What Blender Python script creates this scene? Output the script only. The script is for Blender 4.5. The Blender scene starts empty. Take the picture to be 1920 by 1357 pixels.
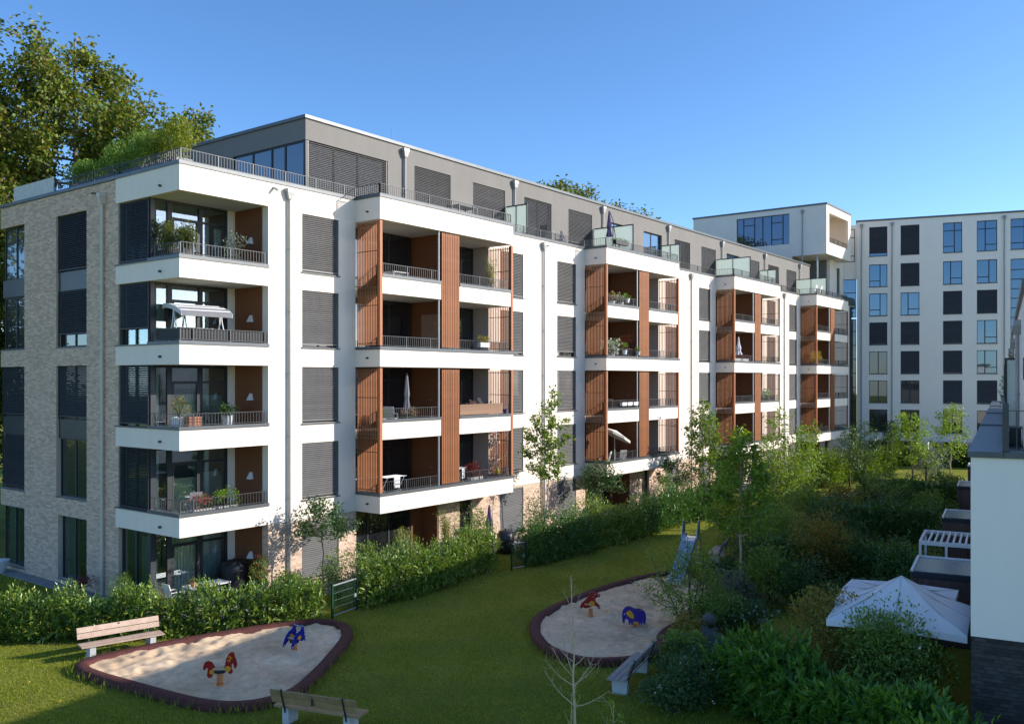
import bpy, math, random
import numpy as np
from mathutils import Vector, Matrix

R = math.radians
scene = bpy.context.scene
COL = scene.collection

# ------------------------------------------------------------------ camera, sky, sun, exposure
cam = bpy.data.objects.new('camera', bpy.data.cameras.new('camera'))
COL.objects.link(cam)
cam.location = (-17.84, -27.94, 8.2)
cam.rotation_euler = (R(90), 0, R(-52.8))
cam.data.sensor_width = 36.0
cam.data.lens = 31.63
cam.data.shift_y = 0.0172
cam.data.clip_end = 2000
cam.data.clip_start = 0.05
scene.camera = cam

SUN_DIR = Vector((0.582, -0.715, 0.389)).normalized()
world = bpy.data.worlds.new('World')
scene.world = world
world.use_nodes = True
wn = world.node_tree
wn.nodes.clear()
sky = wn.nodes.new('ShaderNodeTexSky')
sky.sky_type = 'NISHITA'
sky.sun_disc = False
sky.sun_elevation = math.asin(SUN_DIR.z)
sky.sun_rotation = math.atan2(SUN_DIR.x, SUN_DIR.y)
sky.altitude = 50
sky.air_density = 0.65
sky.dust_density = 0.4
sky.ozone_density = 2.8
bg = wn.nodes.new('ShaderNodeBackground')
bg.inputs['Strength'].default_value = 0.15
wo = wn.nodes.new('ShaderNodeOutputWorld')
hs = wn.nodes.new('ShaderNodeHueSaturation')
hs.inputs['Saturation'].default_value = 1.14
wn.links.new(sky.outputs['Color'], hs.inputs['Color'])
wn.links.new(hs.outputs['Color'], bg.inputs['Color'])
wn.links.new(bg.outputs['Background'], wo.inputs['Surface'])

sun = bpy.data.objects.new('sun', bpy.data.lights.new('sun', 'SUN'))
COL.objects.link(sun)
sun.data.energy = 3.4
sun.data.angle = R(0.5)
sun.data.color = (1.0, 0.94, 0.86)
sun.rotation_euler = SUN_DIR.to_track_quat('Z', 'Y').to_euler()
sun.location = (30, -60, 60)

scene.view_settings.view_transform = 'Standard'
scene.view_settings.look = 'None'
scene.view_settings.exposure = 0.9
scene.view_settings.gamma = 1.0
scene.view_settings.use_curve_mapping = False

# ------------------------------------------------------------------ materials
def nmat(name):
    m = bpy.data.materials.new(name)
    m.use_nodes = True
    t = m.node_tree
    t.nodes.clear()
    o = t.nodes.new('ShaderNodeOutputMaterial')
    return m, t, o

def N(t, kind, **kw):
    n = t.nodes.new(kind)
    for k, v in kw.items():
        setattr(n, k, v)
    return n

def surf(name, c1, c2=None, scale=3.0, rough=0.7, bump=0.0, bscale=40.0, metal=0.0, spec=0.4,
         stretch=(1, 1, 1), vary=0.0, streak=0.0, detail=5.0):
    """Base colour mottled by noise, fine bump, piece to piece variation."""
    m, t, o = nmat(name)
    L = t.links
    p = N(t, 'ShaderNodeBsdfPrincipled')
    p.inputs['Roughness'].default_value = rough
    p.inputs['Metallic'].default_value = metal
    p.inputs['Specular IOR Level'].default_value = spec
    L.new(p.outputs[0], o.inputs[0])
    tc = N(t, 'ShaderNodeTexCoord')
    mp = N(t, 'ShaderNodeMapping')
    mp.inputs['Scale'].default_value = stretch
    L.new(tc.outputs['Object'], mp.inputs[0])
    if c2 is None:
        c2 = tuple(x * 0.88 for x in c1)
    nz = N(t, 'ShaderNodeTexNoise')
    nz.inputs['Scale'].default_value = scale
    nz.inputs['Detail'].default_value = detail
    nz.inputs['Roughness'].default_value = 0.6
    L.new(mp.outputs[0], nz.inputs['Vector'])
    rp = N(t, 'ShaderNodeValToRGB')
    rp.color_ramp.elements[0].position = 0.32
    rp.color_ramp.elements[1].position = 0.68
    rp.color_ramp.elements[0].color = (*c2, 1)
    rp.color_ramp.elements[1].color = (*c1, 1)
    L.new(nz.outputs['Fac'], rp.inputs[0])
    col = rp.outputs[0]
    if streak > 0:
        sp = N(t, 'ShaderNodeMapping')
        sp.inputs['Scale'].default_value = (2.2, 2.2, 0.12)
        L.new(tc.outputs['Object'], sp.inputs[0])
        n2 = N(t, 'ShaderNodeTexNoise')
        n2.inputs['Scale'].default_value = 1.6
        n2.inputs['Detail'].default_value = 6
        L.new(sp.outputs[0], n2.inputs['Vector'])
        r2 = N(t, 'ShaderNodeMapRange')
        r2.inputs[1].default_value = 0.42
        r2.inputs[2].default_value = 0.75
        r2.inputs[3].default_value = 1.0
        r2.inputs[4].default_value = 1.0 - streak
        L.new(n2.outputs['Fac'], r2.inputs[0])
        mx = N(t, 'ShaderNodeMix', data_type='RGBA', blend_type='MULTIPLY')
        mx.inputs[0].default_value = 1.0
        L.new(col, mx.inputs[6])
        L.new(r2.outputs[0], mx.inputs[7])
        col = mx.outputs[2]
    if vary > 0:
        gi = N(t, 'ShaderNodeNewGeometry')
        oi = N(t, 'ShaderNodeObjectInfo')
        ad = N(t, 'ShaderNodeMath', operation='ADD')
        L.new(gi.outputs['Random Per Island'], ad.inputs[0])
        L.new(oi.outputs['Random'], ad.inputs[1])
        fr = N(t, 'ShaderNodeMath', operation='FRACT')
        L.new(ad.outputs[0], fr.inputs[0])
        r3 = N(t, 'ShaderNodeMapRange')
        r3.inputs[3].default_value = 1 - vary
        r3.inputs[4].default_value = 1 + vary
        L.new(fr.outputs[0], r3.inputs[0])
        mx = N(t, 'ShaderNodeMix', data_type='RGBA', blend_type='MULTIPLY')
        mx.inputs[0].default_value = 1.0
        L.new(col, mx.inputs[6])
        L.new(r3.outputs[0], mx.inputs[7])
        col = mx.outputs[2]
    L.new(col, p.inputs['Base Color'])
    if bump > 0:
        nb = N(t, 'ShaderNodeTexNoise')
        nb.inputs['Scale'].default_value = bscale
        nb.inputs['Detail'].default_value = 6
        L.new(mp.outputs[0], nb.inputs['Vector'])
        bp = N(t, 'ShaderNodeBump')
        bp.inputs['Strength'].default_value = min(1.0, bump)
        bp.inputs['Distance'].default_value = 0.02
        L.new(nb.outputs['Fac'], bp.inputs['Height'])
        L.new(bp.outputs[0], p.inputs['Normal'])
    return m

def leafmat(name, cols, trans=0.3, rough=0.45, spec=0.35):
    """Leaf colours differ leaf by leaf; light also passes through."""
    m, t, o = nmat(name)
    L = t.links
    gi = N(t, 'ShaderNodeNewGeometry')
    rp = N(t, 'ShaderNodeValToRGB')
    e = rp.color_ramp.elements
    while len(e) < len(cols):
        e.new(0.5)
    for i, c in enumerate(cols):
        e[i].position = i / max(1, len(cols) - 1)
        e[i].color = (*c, 1)
    L.new(gi.outputs['Random Per Island'], rp.inputs[0])
    p = N(t, 'ShaderNodeBsdfPrincipled')
    p.inputs['Roughness'].default_value = rough
    p.inputs['Specular IOR Level'].default_value = spec
    L.new(rp.outputs[0], p.inputs['Base Color'])
    hs = N(t, 'ShaderNodeHueSaturation')
    hs.inputs['Hue'].default_value = 0.485
    hs.inputs['Saturation'].default_value = 1.15
    hs.inputs['Value'].default_value = 1.65
    L.new(rp.outputs[0], hs.inputs['Color'])
    tr = N(t, 'ShaderNodeBsdfTranslucent')
    L.new(hs.outputs[0], tr.inputs['Color'])
    mx = N(t, 'ShaderNodeMixShader')
    mx.inputs[0].default_value = trans
    L.new(p.outputs[0], mx.inputs[1])
    L.new(tr.outputs[0], mx.inputs[2])
    L.new(mx.outputs[0], o.inputs[0])
    return m

def glassmat(name, dark=(0.012, 0.014, 0.016), mirror=0.12, tint=(0.9, 0.95, 1.0), clear=0.0, tcol=(0.6, 0.66, 0.66), wob=0.0):
    m, t, o = nmat(name)
    L = t.links
    gl = N(t, 'ShaderNodeBsdfGlossy')
    gl.inputs['Color'].default_value = (*tint, 1)
    gl.inputs['Roughness'].default_value = 0.015
    if clear > 0:
        base = N(t, 'ShaderNodeBsdfTransparent')
        base.inputs['Color'].default_value = (*tcol, 1)
    else:
        base = N(t, 'ShaderNodeBsdfPrincipled')
        base.inputs['Base Color'].default_value = (*dark, 1)
        base.inputs['Roughness'].default_value = 0.2
        base.inputs['Specular IOR Level'].default_value = 0.2
    lw = N(t, 'ShaderNodeLayerWeight')
    lw.inputs['Blend'].default_value = 0.32
    mr = N(t, 'ShaderNodeMapRange')
    mr.inputs[3].default_value = mirror
    mr.inputs[4].default_value = 0.85
    L.new(lw.outputs['Fresnel'], mr.inputs[0])
    if wob > 0:
        nb = N(t, 'ShaderNodeTexNoise')
        nb.inputs['Scale'].default_value = 0.9
        bp = N(t, 'ShaderNodeBump')
        bp.inputs['Strength'].default_value = wob
        bp.inputs['Distance'].default_value = 0.03
        tc = N(t, 'ShaderNodeTexCoord')
        L.new(tc.outputs['Object'], nb.inputs['Vector'])
        L.new(nb.outputs['Fac'], bp.inputs['Height'])
        L.new(bp.outputs[0], gl.inputs['Normal'])
    mx = N(t, 'ShaderNodeMixShader')
    L.new(mr.outputs[0], mx.inputs[0])
    L.new(base.outputs[0], mx.inputs[1])
    L.new(gl.outputs[0], mx.inputs[2])
    L.new(mx.outputs[0], o.inputs[0])
    return m

M = {}
M['plaster'] = surf('white_plaster', (0.88, 0.775, 0.66), (0.845, 0.74, 0.63), 0.7, 0.85, 0.12, 120, streak=0.03, spec=0.2)
M['coolplaster'] = surf('cool_white_plaster', (0.90, 0.83, 0.75), (0.875, 0.805, 0.73), 0.7, 0.85, 0.1, 120, streak=0.02, spec=0.2)
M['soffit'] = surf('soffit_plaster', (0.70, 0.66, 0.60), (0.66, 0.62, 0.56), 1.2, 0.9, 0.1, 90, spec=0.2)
M['greyplaster'] = surf('grey_plaster', (0.225, 0.212, 0.195), (0.21, 0.197, 0.18), 0.8, 0.85, 0.12, 120, streak=0.05, spec=0.2)
M['darkplaster'] = surf('dark_grey_plaster', (0.20, 0.205, 0.21), (0.18, 0.185, 0.19), 0.8, 0.85, 0.1, 120, spec=0.2)
M['taupe'] = surf('taupe_plaster', (0.46, 0.41, 0.37), (0.43, 0.385, 0.345), 1.2, 0.9, 0.1, 100, spec=0.2)
M['coping'] = surf('grey_sheet_metal', (0.115, 0.125, 0.13), (0.095, 0.103, 0.11), 2.0, 0.42, 0.0, metal=0.25)
M['frame'] = surf('anthracite_metal', (0.030, 0.033, 0.037), (0.024, 0.027, 0.03), 3.0, 0.5)
M['spandrel'] = surf('anthracite_panel', (0.045, 0.05, 0.058), (0.038, 0.043, 0.05), 1.0, 0.35)
M['rail'] = surf('railing_metal', (0.075, 0.078, 0.08), (0.06, 0.063, 0.066), 3.0, 0.45, metal=0.3)
M['blind'] = surf('blind_aluminium', (0.18, 0.176, 0.17), (0.155, 0.152, 0.147), 2.0, 0.42, metal=0.3, vary=0.06)
M['midblind'] = surf('grey_blind', (0.115, 0.113, 0.11), (0.10, 0.098, 0.096), 2.0, 0.42, metal=0.3, vary=0.08)
M['darkblind'] = surf('shaded_blind', (0.045, 0.046, 0.048), (0.036, 0.037, 0.039), 2.0, 0.5, metal=0.1, vary=0.1)  # darker blind copy for walls out of the sun, shade put into its colour
M['pipe'] = surf('zinc_pipe', (0.36, 0.36, 0.35), (0.30, 0.30, 0.295), 4.0, 0.5, metal=0.3)
M['cream'] = surf('cream_pipe', (0.62, 0.57, 0.47), (0.57, 0.52, 0.43), 3.0, 0.5)
M['wood'] = surf('larch_slat', (0.32, 0.110, 0.029), (0.215, 0.069, 0.018), 6.0, 0.6, 0.25, 60, stretch=(6, 6, 0.5), vary=0.16)
M['woodwall'] = surf('wood_panelling', (0.21, 0.078, 0.029), (0.155, 0.055, 0.020), 5.0, 0.55, 0.2, 50, stretch=(6, 6, 0.4), vary=0.1)
M['postwood'] = surf('larch_post', (0.46, 0.17, 0.068), (0.36, 0.125, 0.048), 5.0, 0.6, 0.2, 50, stretch=(5, 5, 0.4))
M['brick'] = surf('beige_brick', (0.72, 0.52, 0.39), (0.60, 0.43, 0.32), 9.0, 0.9, 0.5, 70, vary=0.22)
M['mortar'] = surf('pale_mortar', (0.55, 0.455, 0.36), (0.48, 0.395, 0.31), 5.0, 0.95, 0.4, 90)
M['darkbrick'] = surf('dark_brick', (0.060, 0.056, 0.055), (0.034, 0.032, 0.033), 7.0, 0.8, 0.6, 60, vary=0.4)
M['darkmortar'] = surf('dark_mortar', (0.055, 0.052, 0.05), (0.045, 0.042, 0.04), 6.0, 0.95, 0.4, 90)
M['roofing'] = surf('roof_gravel', (0.22, 0.21, 0.20), (0.15, 0.145, 0.14), 14, 0.95, 0.5, 60)
M['paving'] = surf('concrete_paving', (0.30, 0.29, 0.275), (0.24, 0.23, 0.22), 2.5, 0.9, 0.3, 50)
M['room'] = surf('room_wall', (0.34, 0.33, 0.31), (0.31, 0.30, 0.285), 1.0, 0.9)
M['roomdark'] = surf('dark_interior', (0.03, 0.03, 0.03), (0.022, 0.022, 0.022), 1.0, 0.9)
M['curtain'] = surf('white_curtain', (0.74, 0.76, 0.74), (0.68, 0.70, 0.68), 2.0, 0.9)
M['pane'] = glassmat('dark_window_glass', mirror=0.08)
M['panesky'] = glassmat('reflecting_window_glass', dark=(0.02, 0.035, 0.05), mirror=0.19, tint=(0.58, 0.80, 1.0), wob=0.04)
M['panenavy'] = glassmat('navy_window_glass', dark=(0.015, 0.018, 0.028), mirror=0.10, tint=(0.7, 0.8, 1.0), wob=0.04)
M['paneclear'] = glassmat('clear_window_glass', mirror=0.16, clear=1.0, tcol=(0.80, 0.87, 0.84))
M['frost'] = leafmat('frosted_glass', [(0.56, 0.60, 0.575), (0.57, 0.61, 0.585)], 0.55, 0.25, 0.5)
M['white'] = surf('white_paint', (0.78, 0.78, 0.77), (0.73, 0.73, 0.72), 4.0, 0.45)
M['offwhite'] = surf('weathered_white', (0.62, 0.61, 0.58), (0.54, 0.53, 0.50), 5.0, 0.7, 0.2, 40)
M['black'] = surf('black_plastic', (0.02, 0.02, 0.021), (0.015, 0.015, 0.016), 4.0, 0.55)
M['greyfab'] = surf('grey_fabric', (0.24, 0.235, 0.245), (0.20, 0.195, 0.205), 4.0, 0.9, 0.2, 80)
M['whitefab'] = surf('white_canvas', (0.76, 0.765, 0.78), (0.71, 0.715, 0.73), 1.5, 0.85, 0.15, 30)
M['creamfab'] = surf('cream_canvas', (0.68, 0.62, 0.54), (0.62, 0.56, 0.49), 2.0, 0.85, 0.15, 40)
M['purple'] = surf('purple_fabric', (0.11, 0.085, 0.17), (0.085, 0.065, 0.135), 5.0, 0.9, 0.2, 60)
M['brownfab'] = surf('brown_wicker', (0.20, 0.145, 0.12), (0.15, 0.11, 0.09), 14.0, 0.9, 0.5, 60)
M['terracotta'] = surf('terracotta', (0.48, 0.20, 0.11), (0.40, 0.16, 0.09), 6.0, 0.8, 0.2, 40)
M['reed'] = surf('reed_mat', (0.36, 0.22, 0.14), (0.24, 0.14, 0.085), 8.0, 0.9, 0.5, 40, stretch=(9, 9, 0.4))
M['soil'] = surf('dark_soil', (0.05, 0.035, 0.024), (0.03, 0.022, 0.015), 12.0, 0.95, 0.8, 40)
M['bark'] = surf('brown_bark', (0.15, 0.115, 0.085), (0.09, 0.07, 0.05), 8.0, 0.9, 0.6, 40, stretch=(3, 3, 0.8))
M['palebark'] = surf('pale_bark', (0.56, 0.46, 0.34), (0.36, 0.28, 0.20), 9.0, 0.85, 0.5, 40, stretch=(2, 2, 1.2))
M['saplingbark'] = surf('sunlit_sapling_bark', (0.64, 0.48, 0.30), (0.46, 0.34, 0.21), 9.0, 0.8, 0.3, 40)  # bark colour paled to stand in for sunlight on the saplings
M['greybark'] = surf('grey_bark', (0.25, 0.22, 0.18), (0.17, 0.15, 0.12), 8.0, 0.9, 0.5, 40, stretch=(3, 3, 0.8))
M['benchwood'] = surf('bench_wood', (0.55, 0.40, 0.30), (0.43, 0.30, 0.215), 5.0, 0.7, 0.3, 30, stretch=(1, 1, 1), vary=0.12)
M['benchgrey'] = surf('weathered_bench_wood', (0.36, 0.325, 0.29), (0.27, 0.24, 0.21), 6.0, 0.75, 0.3, 30, vary=0.14)
M['benchtan'] = surf('oiled_bench_wood', (0.40, 0.265, 0.125), (0.30, 0.19, 0.085), 6.0, 0.65, 0.3, 30, vary=0.12)
M['concrete'] = surf('pale_concrete', (0.58, 0.57, 0.55), (0.49, 0.48, 0.46), 6.0, 0.9, 0.35, 40)
M['steel'] = surf('dark_steel', (0.07, 0.075, 0.08), (0.055, 0.06, 0.065), 5.0, 0.4, metal=0.5)
M['stainless'] = surf('stainless_steel', (0.60, 0.62, 0.65), (0.54, 0.56, 0.59), 3.0, 0.28, metal=0.9)
M['rubber'] = surf('red_rubber', (0.115, 0.032, 0.026), (0.075, 0.022, 0.019), 7.0, 0.85, 0.6, 60)
M['red'] = surf('red_board', (0.33, 0.012, 0.010), (0.26, 0.010, 0.009), 5.0, 0.35)
M['blue'] = surf('blue_board', (0.012, 0.022, 0.27), (0.010, 0.018, 0.22), 5.0, 0.35)
M['violet'] = surf('violet_board', (0.035, 0.018, 0.24), (0.03, 0.014, 0.19), 5.0, 0.35)
M['yellow'] = surf('yellow_board', (0.80, 0.36, 0.012), (0.72, 0.31, 0.01), 5.0, 0.4)
M['orange'] = surf('orange_spring', (0.72, 0.24, 0.035), (0.60, 0.19, 0.03), 6.0, 0.4)
M['seatwood'] = surf('plywood_seat', (0.58, 0.40, 0.24), (0.48, 0.32, 0.19), 7.0, 0.6)
M['stone'] = surf('weathered_stone', (0.13, 0.135, 0.115), (0.075, 0.08, 0.068), 7.0, 0.9, 0.6, 30)
M['shedwood'] = surf('brown_shed_boards', (0.150, 0.094, 0.082), (0.09, 0.057, 0.05), 6.0, 0.8, 0.4, 40, stretch=(7, 7, 0.4), vary=0.2)
M['shedfascia'] = surf('navy_fascia', (0.022, 0.024, 0.035), (0.018, 0.02, 0.029), 3.0, 0.5)
M['shedroof'] = surf('wet_green_roof', (0.13, 0.19, 0.20), (0.08, 0.12, 0.13), 2.5, 0.2, spec=0.6)
M['green'] = surf('green_fence_paint', (0.008, 0.06, 0.028), (0.006, 0.048, 0.022), 5.0, 0.45)
M['galv'] = surf('galvanised_steel', (0.45, 0.47, 0.47), (0.38, 0.40, 0.40), 8.0, 0.45, metal=0.5)
M['trunkdark'] = surf('dark_twig', (0.06, 0.048, 0.036), (0.04, 0.032, 0.024), 8.0, 0.9, 0.4, 40)
M['redfl'] = leafmat('red_petals', [(0.45, 0.02, 0.03), (0.55, 0.10, 0.10)], 0.2)
M['pinkfl'] = leafmat('pink_petals', [(0.62, 0.24, 0.30), (0.66, 0.36, 0.38)], 0.2)
M['whitefl'] = leafmat('white_petals', [(0.75, 0.75, 0.70), (0.80, 0.80, 0.78)], 0.2)
M['orangefl'] = leafmat('orange_petals', [(0.62, 0.26, 0.05), (0.62, 0.36, 0.08)], 0.2)
M['l_laurel'] = leafmat('laurel_leaf', [(0.05, 0.11, 0.022), (0.095, 0.19, 0.034), (0.15, 0.26, 0.042), (0.27, 0.36, 0.06), (0.34, 0.40, 0.09)], 0.22, 0.30, 0.6)
M['l_laurel2'] = leafmat('dark_laurel_leaf', [(0.048, 0.122, 0.030), (0.074, 0.166, 0.037), (0.101, 0.212, 0.044), (0.129, 0.239, 0.048)], 0.2, 0.32, 0.5)  #bl_laurel2
M['l_front'] = leafmat('fresh_laurel_leaf', [(0.054, 0.140, 0.024), (0.086, 0.194, 0.032), (0.119, 0.253, 0.038), (0.162, 0.302, 0.049)], 0.3, 0.35, 0.4)  #front
M['l_plane'] = leafmat('plane_tree_leaf', [(0.062, 0.105, 0.022), (0.105, 0.16, 0.028), (0.15, 0.205, 0.034), (0.20, 0.245, 0.042), (0.24, 0.25, 0.05), (0.21, 0.15, 0.04)], 0.28, 0.5)
M['l_maple'] = leafmat('maple_leaf', [(0.077, 0.140, 0.025), (0.119, 0.210, 0.031), (0.168, 0.266, 0.036), (0.224, 0.294, 0.042)], 0.35)
M['l_dark'] = leafmat('dark_leaf', [(0.046, 0.095, 0.030), (0.068, 0.131, 0.039), (0.095, 0.170, 0.043)], 0.2)  #bl_dark
M['l_bright'] = leafmat('bright_leaf', [(0.121, 0.216, 0.027), (0.176, 0.297, 0.034), (0.257, 0.365, 0.041)], 0.3)
M['l_yellow'] = leafmat('yellow_leaf', [(0.240, 0.240, 0.030), (0.360, 0.312, 0.036), (0.432, 0.300, 0.036)], 0.35)
M['l_bamboo'] = leafmat('bamboo_leaf', [(0.156, 0.221, 0.033), (0.234, 0.273, 0.039), (0.338, 0.338, 0.065)], 0.35)
M['l_garden'] = leafmat('garden_leaf', [(0.088, 0.173, 0.040), (0.144, 0.243, 0.048), (0.199, 0.309, 0.062), (0.265, 0.343, 0.066)], 0.28)  #bl_garden
M['l_olive'] = leafmat('olive_leaf', [(0.126, 0.154, 0.042), (0.196, 0.210, 0.049), (0.280, 0.252, 0.042), (0.364, 0.210, 0.042)], 0.3)
M['l_grey'] = leafmat('grey_leaf', [(0.154, 0.196, 0.140), (0.224, 0.266, 0.196)], 0.2)
M['l_red'] = leafmat('red_maple_leaf', [(0.143, 0.026, 0.023), (0.221, 0.046, 0.033), (0.260, 0.078, 0.039)], 0.25)
M['l_conifer'] = leafmat('conifer_needle', [(0.070, 0.098, 0.025), (0.126, 0.154, 0.035), (0.210, 0.210, 0.049)], 0.2)
M['grassblade'] = leafmat('grass_blade', [(0.112, 0.188, 0.024), (0.165, 0.247, 0.030), (0.225, 0.300, 0.039), (0.300, 0.330, 0.060)], 0.3, 0.6, 0.2)

def grassmat():
    m, t, o = nmat('grass_blade')
    L = t.links
    gi = N(t, 'ShaderNodeNewGeometry'); tc = N(t, 'ShaderNodeTexCoord')
    rp = N(t, 'ShaderNodeValToRGB'); e = rp.color_ramp.elements
    e[0].color = (0.15, 0.20, 0.016, 1); e[1].color = (0.42, 0.43, 0.05, 1)
    L.new(gi.outputs['Random Per Island'], rp.inputs[0])
    n1 = N(t, 'ShaderNodeTexNoise'); n1.inputs['Scale'].default_value = 0.55; n1.inputs['Detail'].default_value = 7; n1.inputs['Roughness'].default_value = 0.7
    L.new(tc.outputs['Object'], n1.inputs['Vector'])
    mr = N(t, 'ShaderNodeMapRange'); mr.inputs[1].default_value = 0.50; mr.inputs[2].default_value = 0.68
    L.new(n1.outputs['Fac'], mr.inputs[0])
    mx = N(t, 'ShaderNodeMix', data_type='RGBA'); mx.inputs[7].default_value = (0.30, 0.27, 0.085, 1)
    ml = N(t, 'ShaderNodeMath', operation='MULTIPLY'); ml.inputs[1].default_value = 0.85
    L.new(mr.outputs[0], ml.inputs[0]); L.new(ml.outputs[0], mx.inputs[0]); L.new(rp.outputs[0], mx.inputs[6])
    p = N(t, 'ShaderNodeBsdfPrincipled'); p.inputs['Roughness'].default_value = 0.6; p.inputs['Specular IOR Level'].default_value = 0.2
    L.new(mx.outputs[2], p.inputs['Base Color'])
    tr = N(t, 'ShaderNodeBsdfTranslucent'); L.new(mx.outputs[2], tr.inputs['Color'])
    ms = N(t, 'ShaderNodeMixShader'); ms.inputs[0].default_value = 0.48
    L.new(p.outputs[0], ms.inputs[1]); L.new(tr.outputs[0], ms.inputs[2]); L.new(ms.outputs[0], o.inputs[0])
    return m
M['grassblade'] = grassmat()

def lawnmat():
    m, t, o = nmat('lawn_grass')
    L = t.links
    tc = N(t, 'ShaderNodeTexCoord')
    p = N(t, 'ShaderNodeBsdfPrincipled')
    p.inputs['Roughness'].default_value = 0.95
    p.inputs['Specular IOR Level'].default_value = 0.1
    n1 = N(t, 'ShaderNodeTexNoise'); n1.inputs['Scale'].default_value = 0.35; n1.inputs['Detail'].default_value = 6
    n2 = N(t, 'ShaderNodeTexNoise'); n2.inputs['Scale'].default_value = 9.0; n2.inputs['Detail'].default_value = 8; n2.inputs['Roughness'].default_value = 0.75
    L.new(tc.outputs['Object'], n1.inputs['Vector']); L.new(tc.outputs['Object'], n2.inputs['Vector'])
    r1 = N(t, 'ShaderNodeValToRGB')
    r1.color_ramp.elements[0].position = 0.3; r1.color_ramp.elements[1].position = 0.72
    r1.color_ramp.elements[0].color = (0.155, 0.19, 0.02, 1); r1.color_ramp.elements[1].color = (0.30, 0.29, 0.045, 1)
    L.new(n1.outputs['Fac'], r1.inputs[0])
    r2 = N(t, 'ShaderNodeMapRange'); r2.inputs[1].default_value = 0.3; r2.inputs[2].default_value = 0.7; r2.inputs[3].default_value = 0.6; r2.inputs[4].default_value = 1.3
    L.new(n2.outputs['Fac'], r2.inputs[0])
    mx = N(t, 'ShaderNodeMix', data_type='RGBA', blend_type='MULTIPLY'); mx.inputs[0].default_value = 1.0
    L.new(r1.outputs[0], mx.inputs[6]); L.new(r2.outputs[0], mx.inputs[7])
    L.new(mx.outputs[2], p.inputs['Base Color'])
    bp = N(t, 'ShaderNodeBump'); bp.inputs['Strength'].default_value = 0.7; bp.inputs['Distance'].default_value = 0.05
    L.new(n2.outputs['Fac'], bp.inputs['Height']); L.new(bp.outputs[0], p.inputs['Normal'])
    L.new(p.outputs[0], o.inputs[0])
    return m
M['lawn'] = lawnmat()

def sandmat():
    m, t, o = nmat('play_sand')
    L = t.links
    tc = N(t, 'ShaderNodeTexCoord')
    p = N(t, 'ShaderNodeBsdfPrincipled')
    p.inputs['Roughness'].default_value = 0.95
    p.inputs['Specular IOR Level'].default_value = 0.1
    n1 = N(t, 'ShaderNodeTexNoise'); n1.inputs['Scale'].default_value = 4.5; n1.inputs['Detail'].default_value = 8; n1.inputs['Roughness'].default_value = 0.72
    n2 = N(t, 'ShaderNodeTexNoise'); n2.inputs['Scale'].default_value = 0.5; n2.inputs['Detail'].default_value = 4
    L.new(tc.outputs['Object'], n1.inputs['Vector']); L.new(tc.outputs['Object'], n2.inputs['Vector'])
    ad = N(t, 'ShaderNodeMath', operation='ADD'); L.new(n1.outputs['Fac'], ad.inputs[0]); L.new(n2.outputs['Fac'], ad.inputs[1])
    r1 = N(t, 'ShaderNodeValToRGB')
    r1.color_ramp.elements[0].position = 0.35; r1.color_ramp.elements[1].position = 0.65
    r1.color_ramp.elements[0].color = (0.50, 0.335, 0.195, 1); r1.color_ramp.elements[1].color = (0.88, 0.655, 0.43, 1)
    hv = N(t, 'ShaderNodeMath', operation='MULTIPLY'); hv.inputs[1].default_value = 0.5
    L.new(ad.outputs[0], hv.inputs[0]); L.new(hv.outputs[0], r1.inputs[0])
    L.new(r1.outputs[0], p.inputs['Base Color'])
    L.new(p.outputs[0], o.inputs[0])
    return m
M['sand'] = sandmat()

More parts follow.
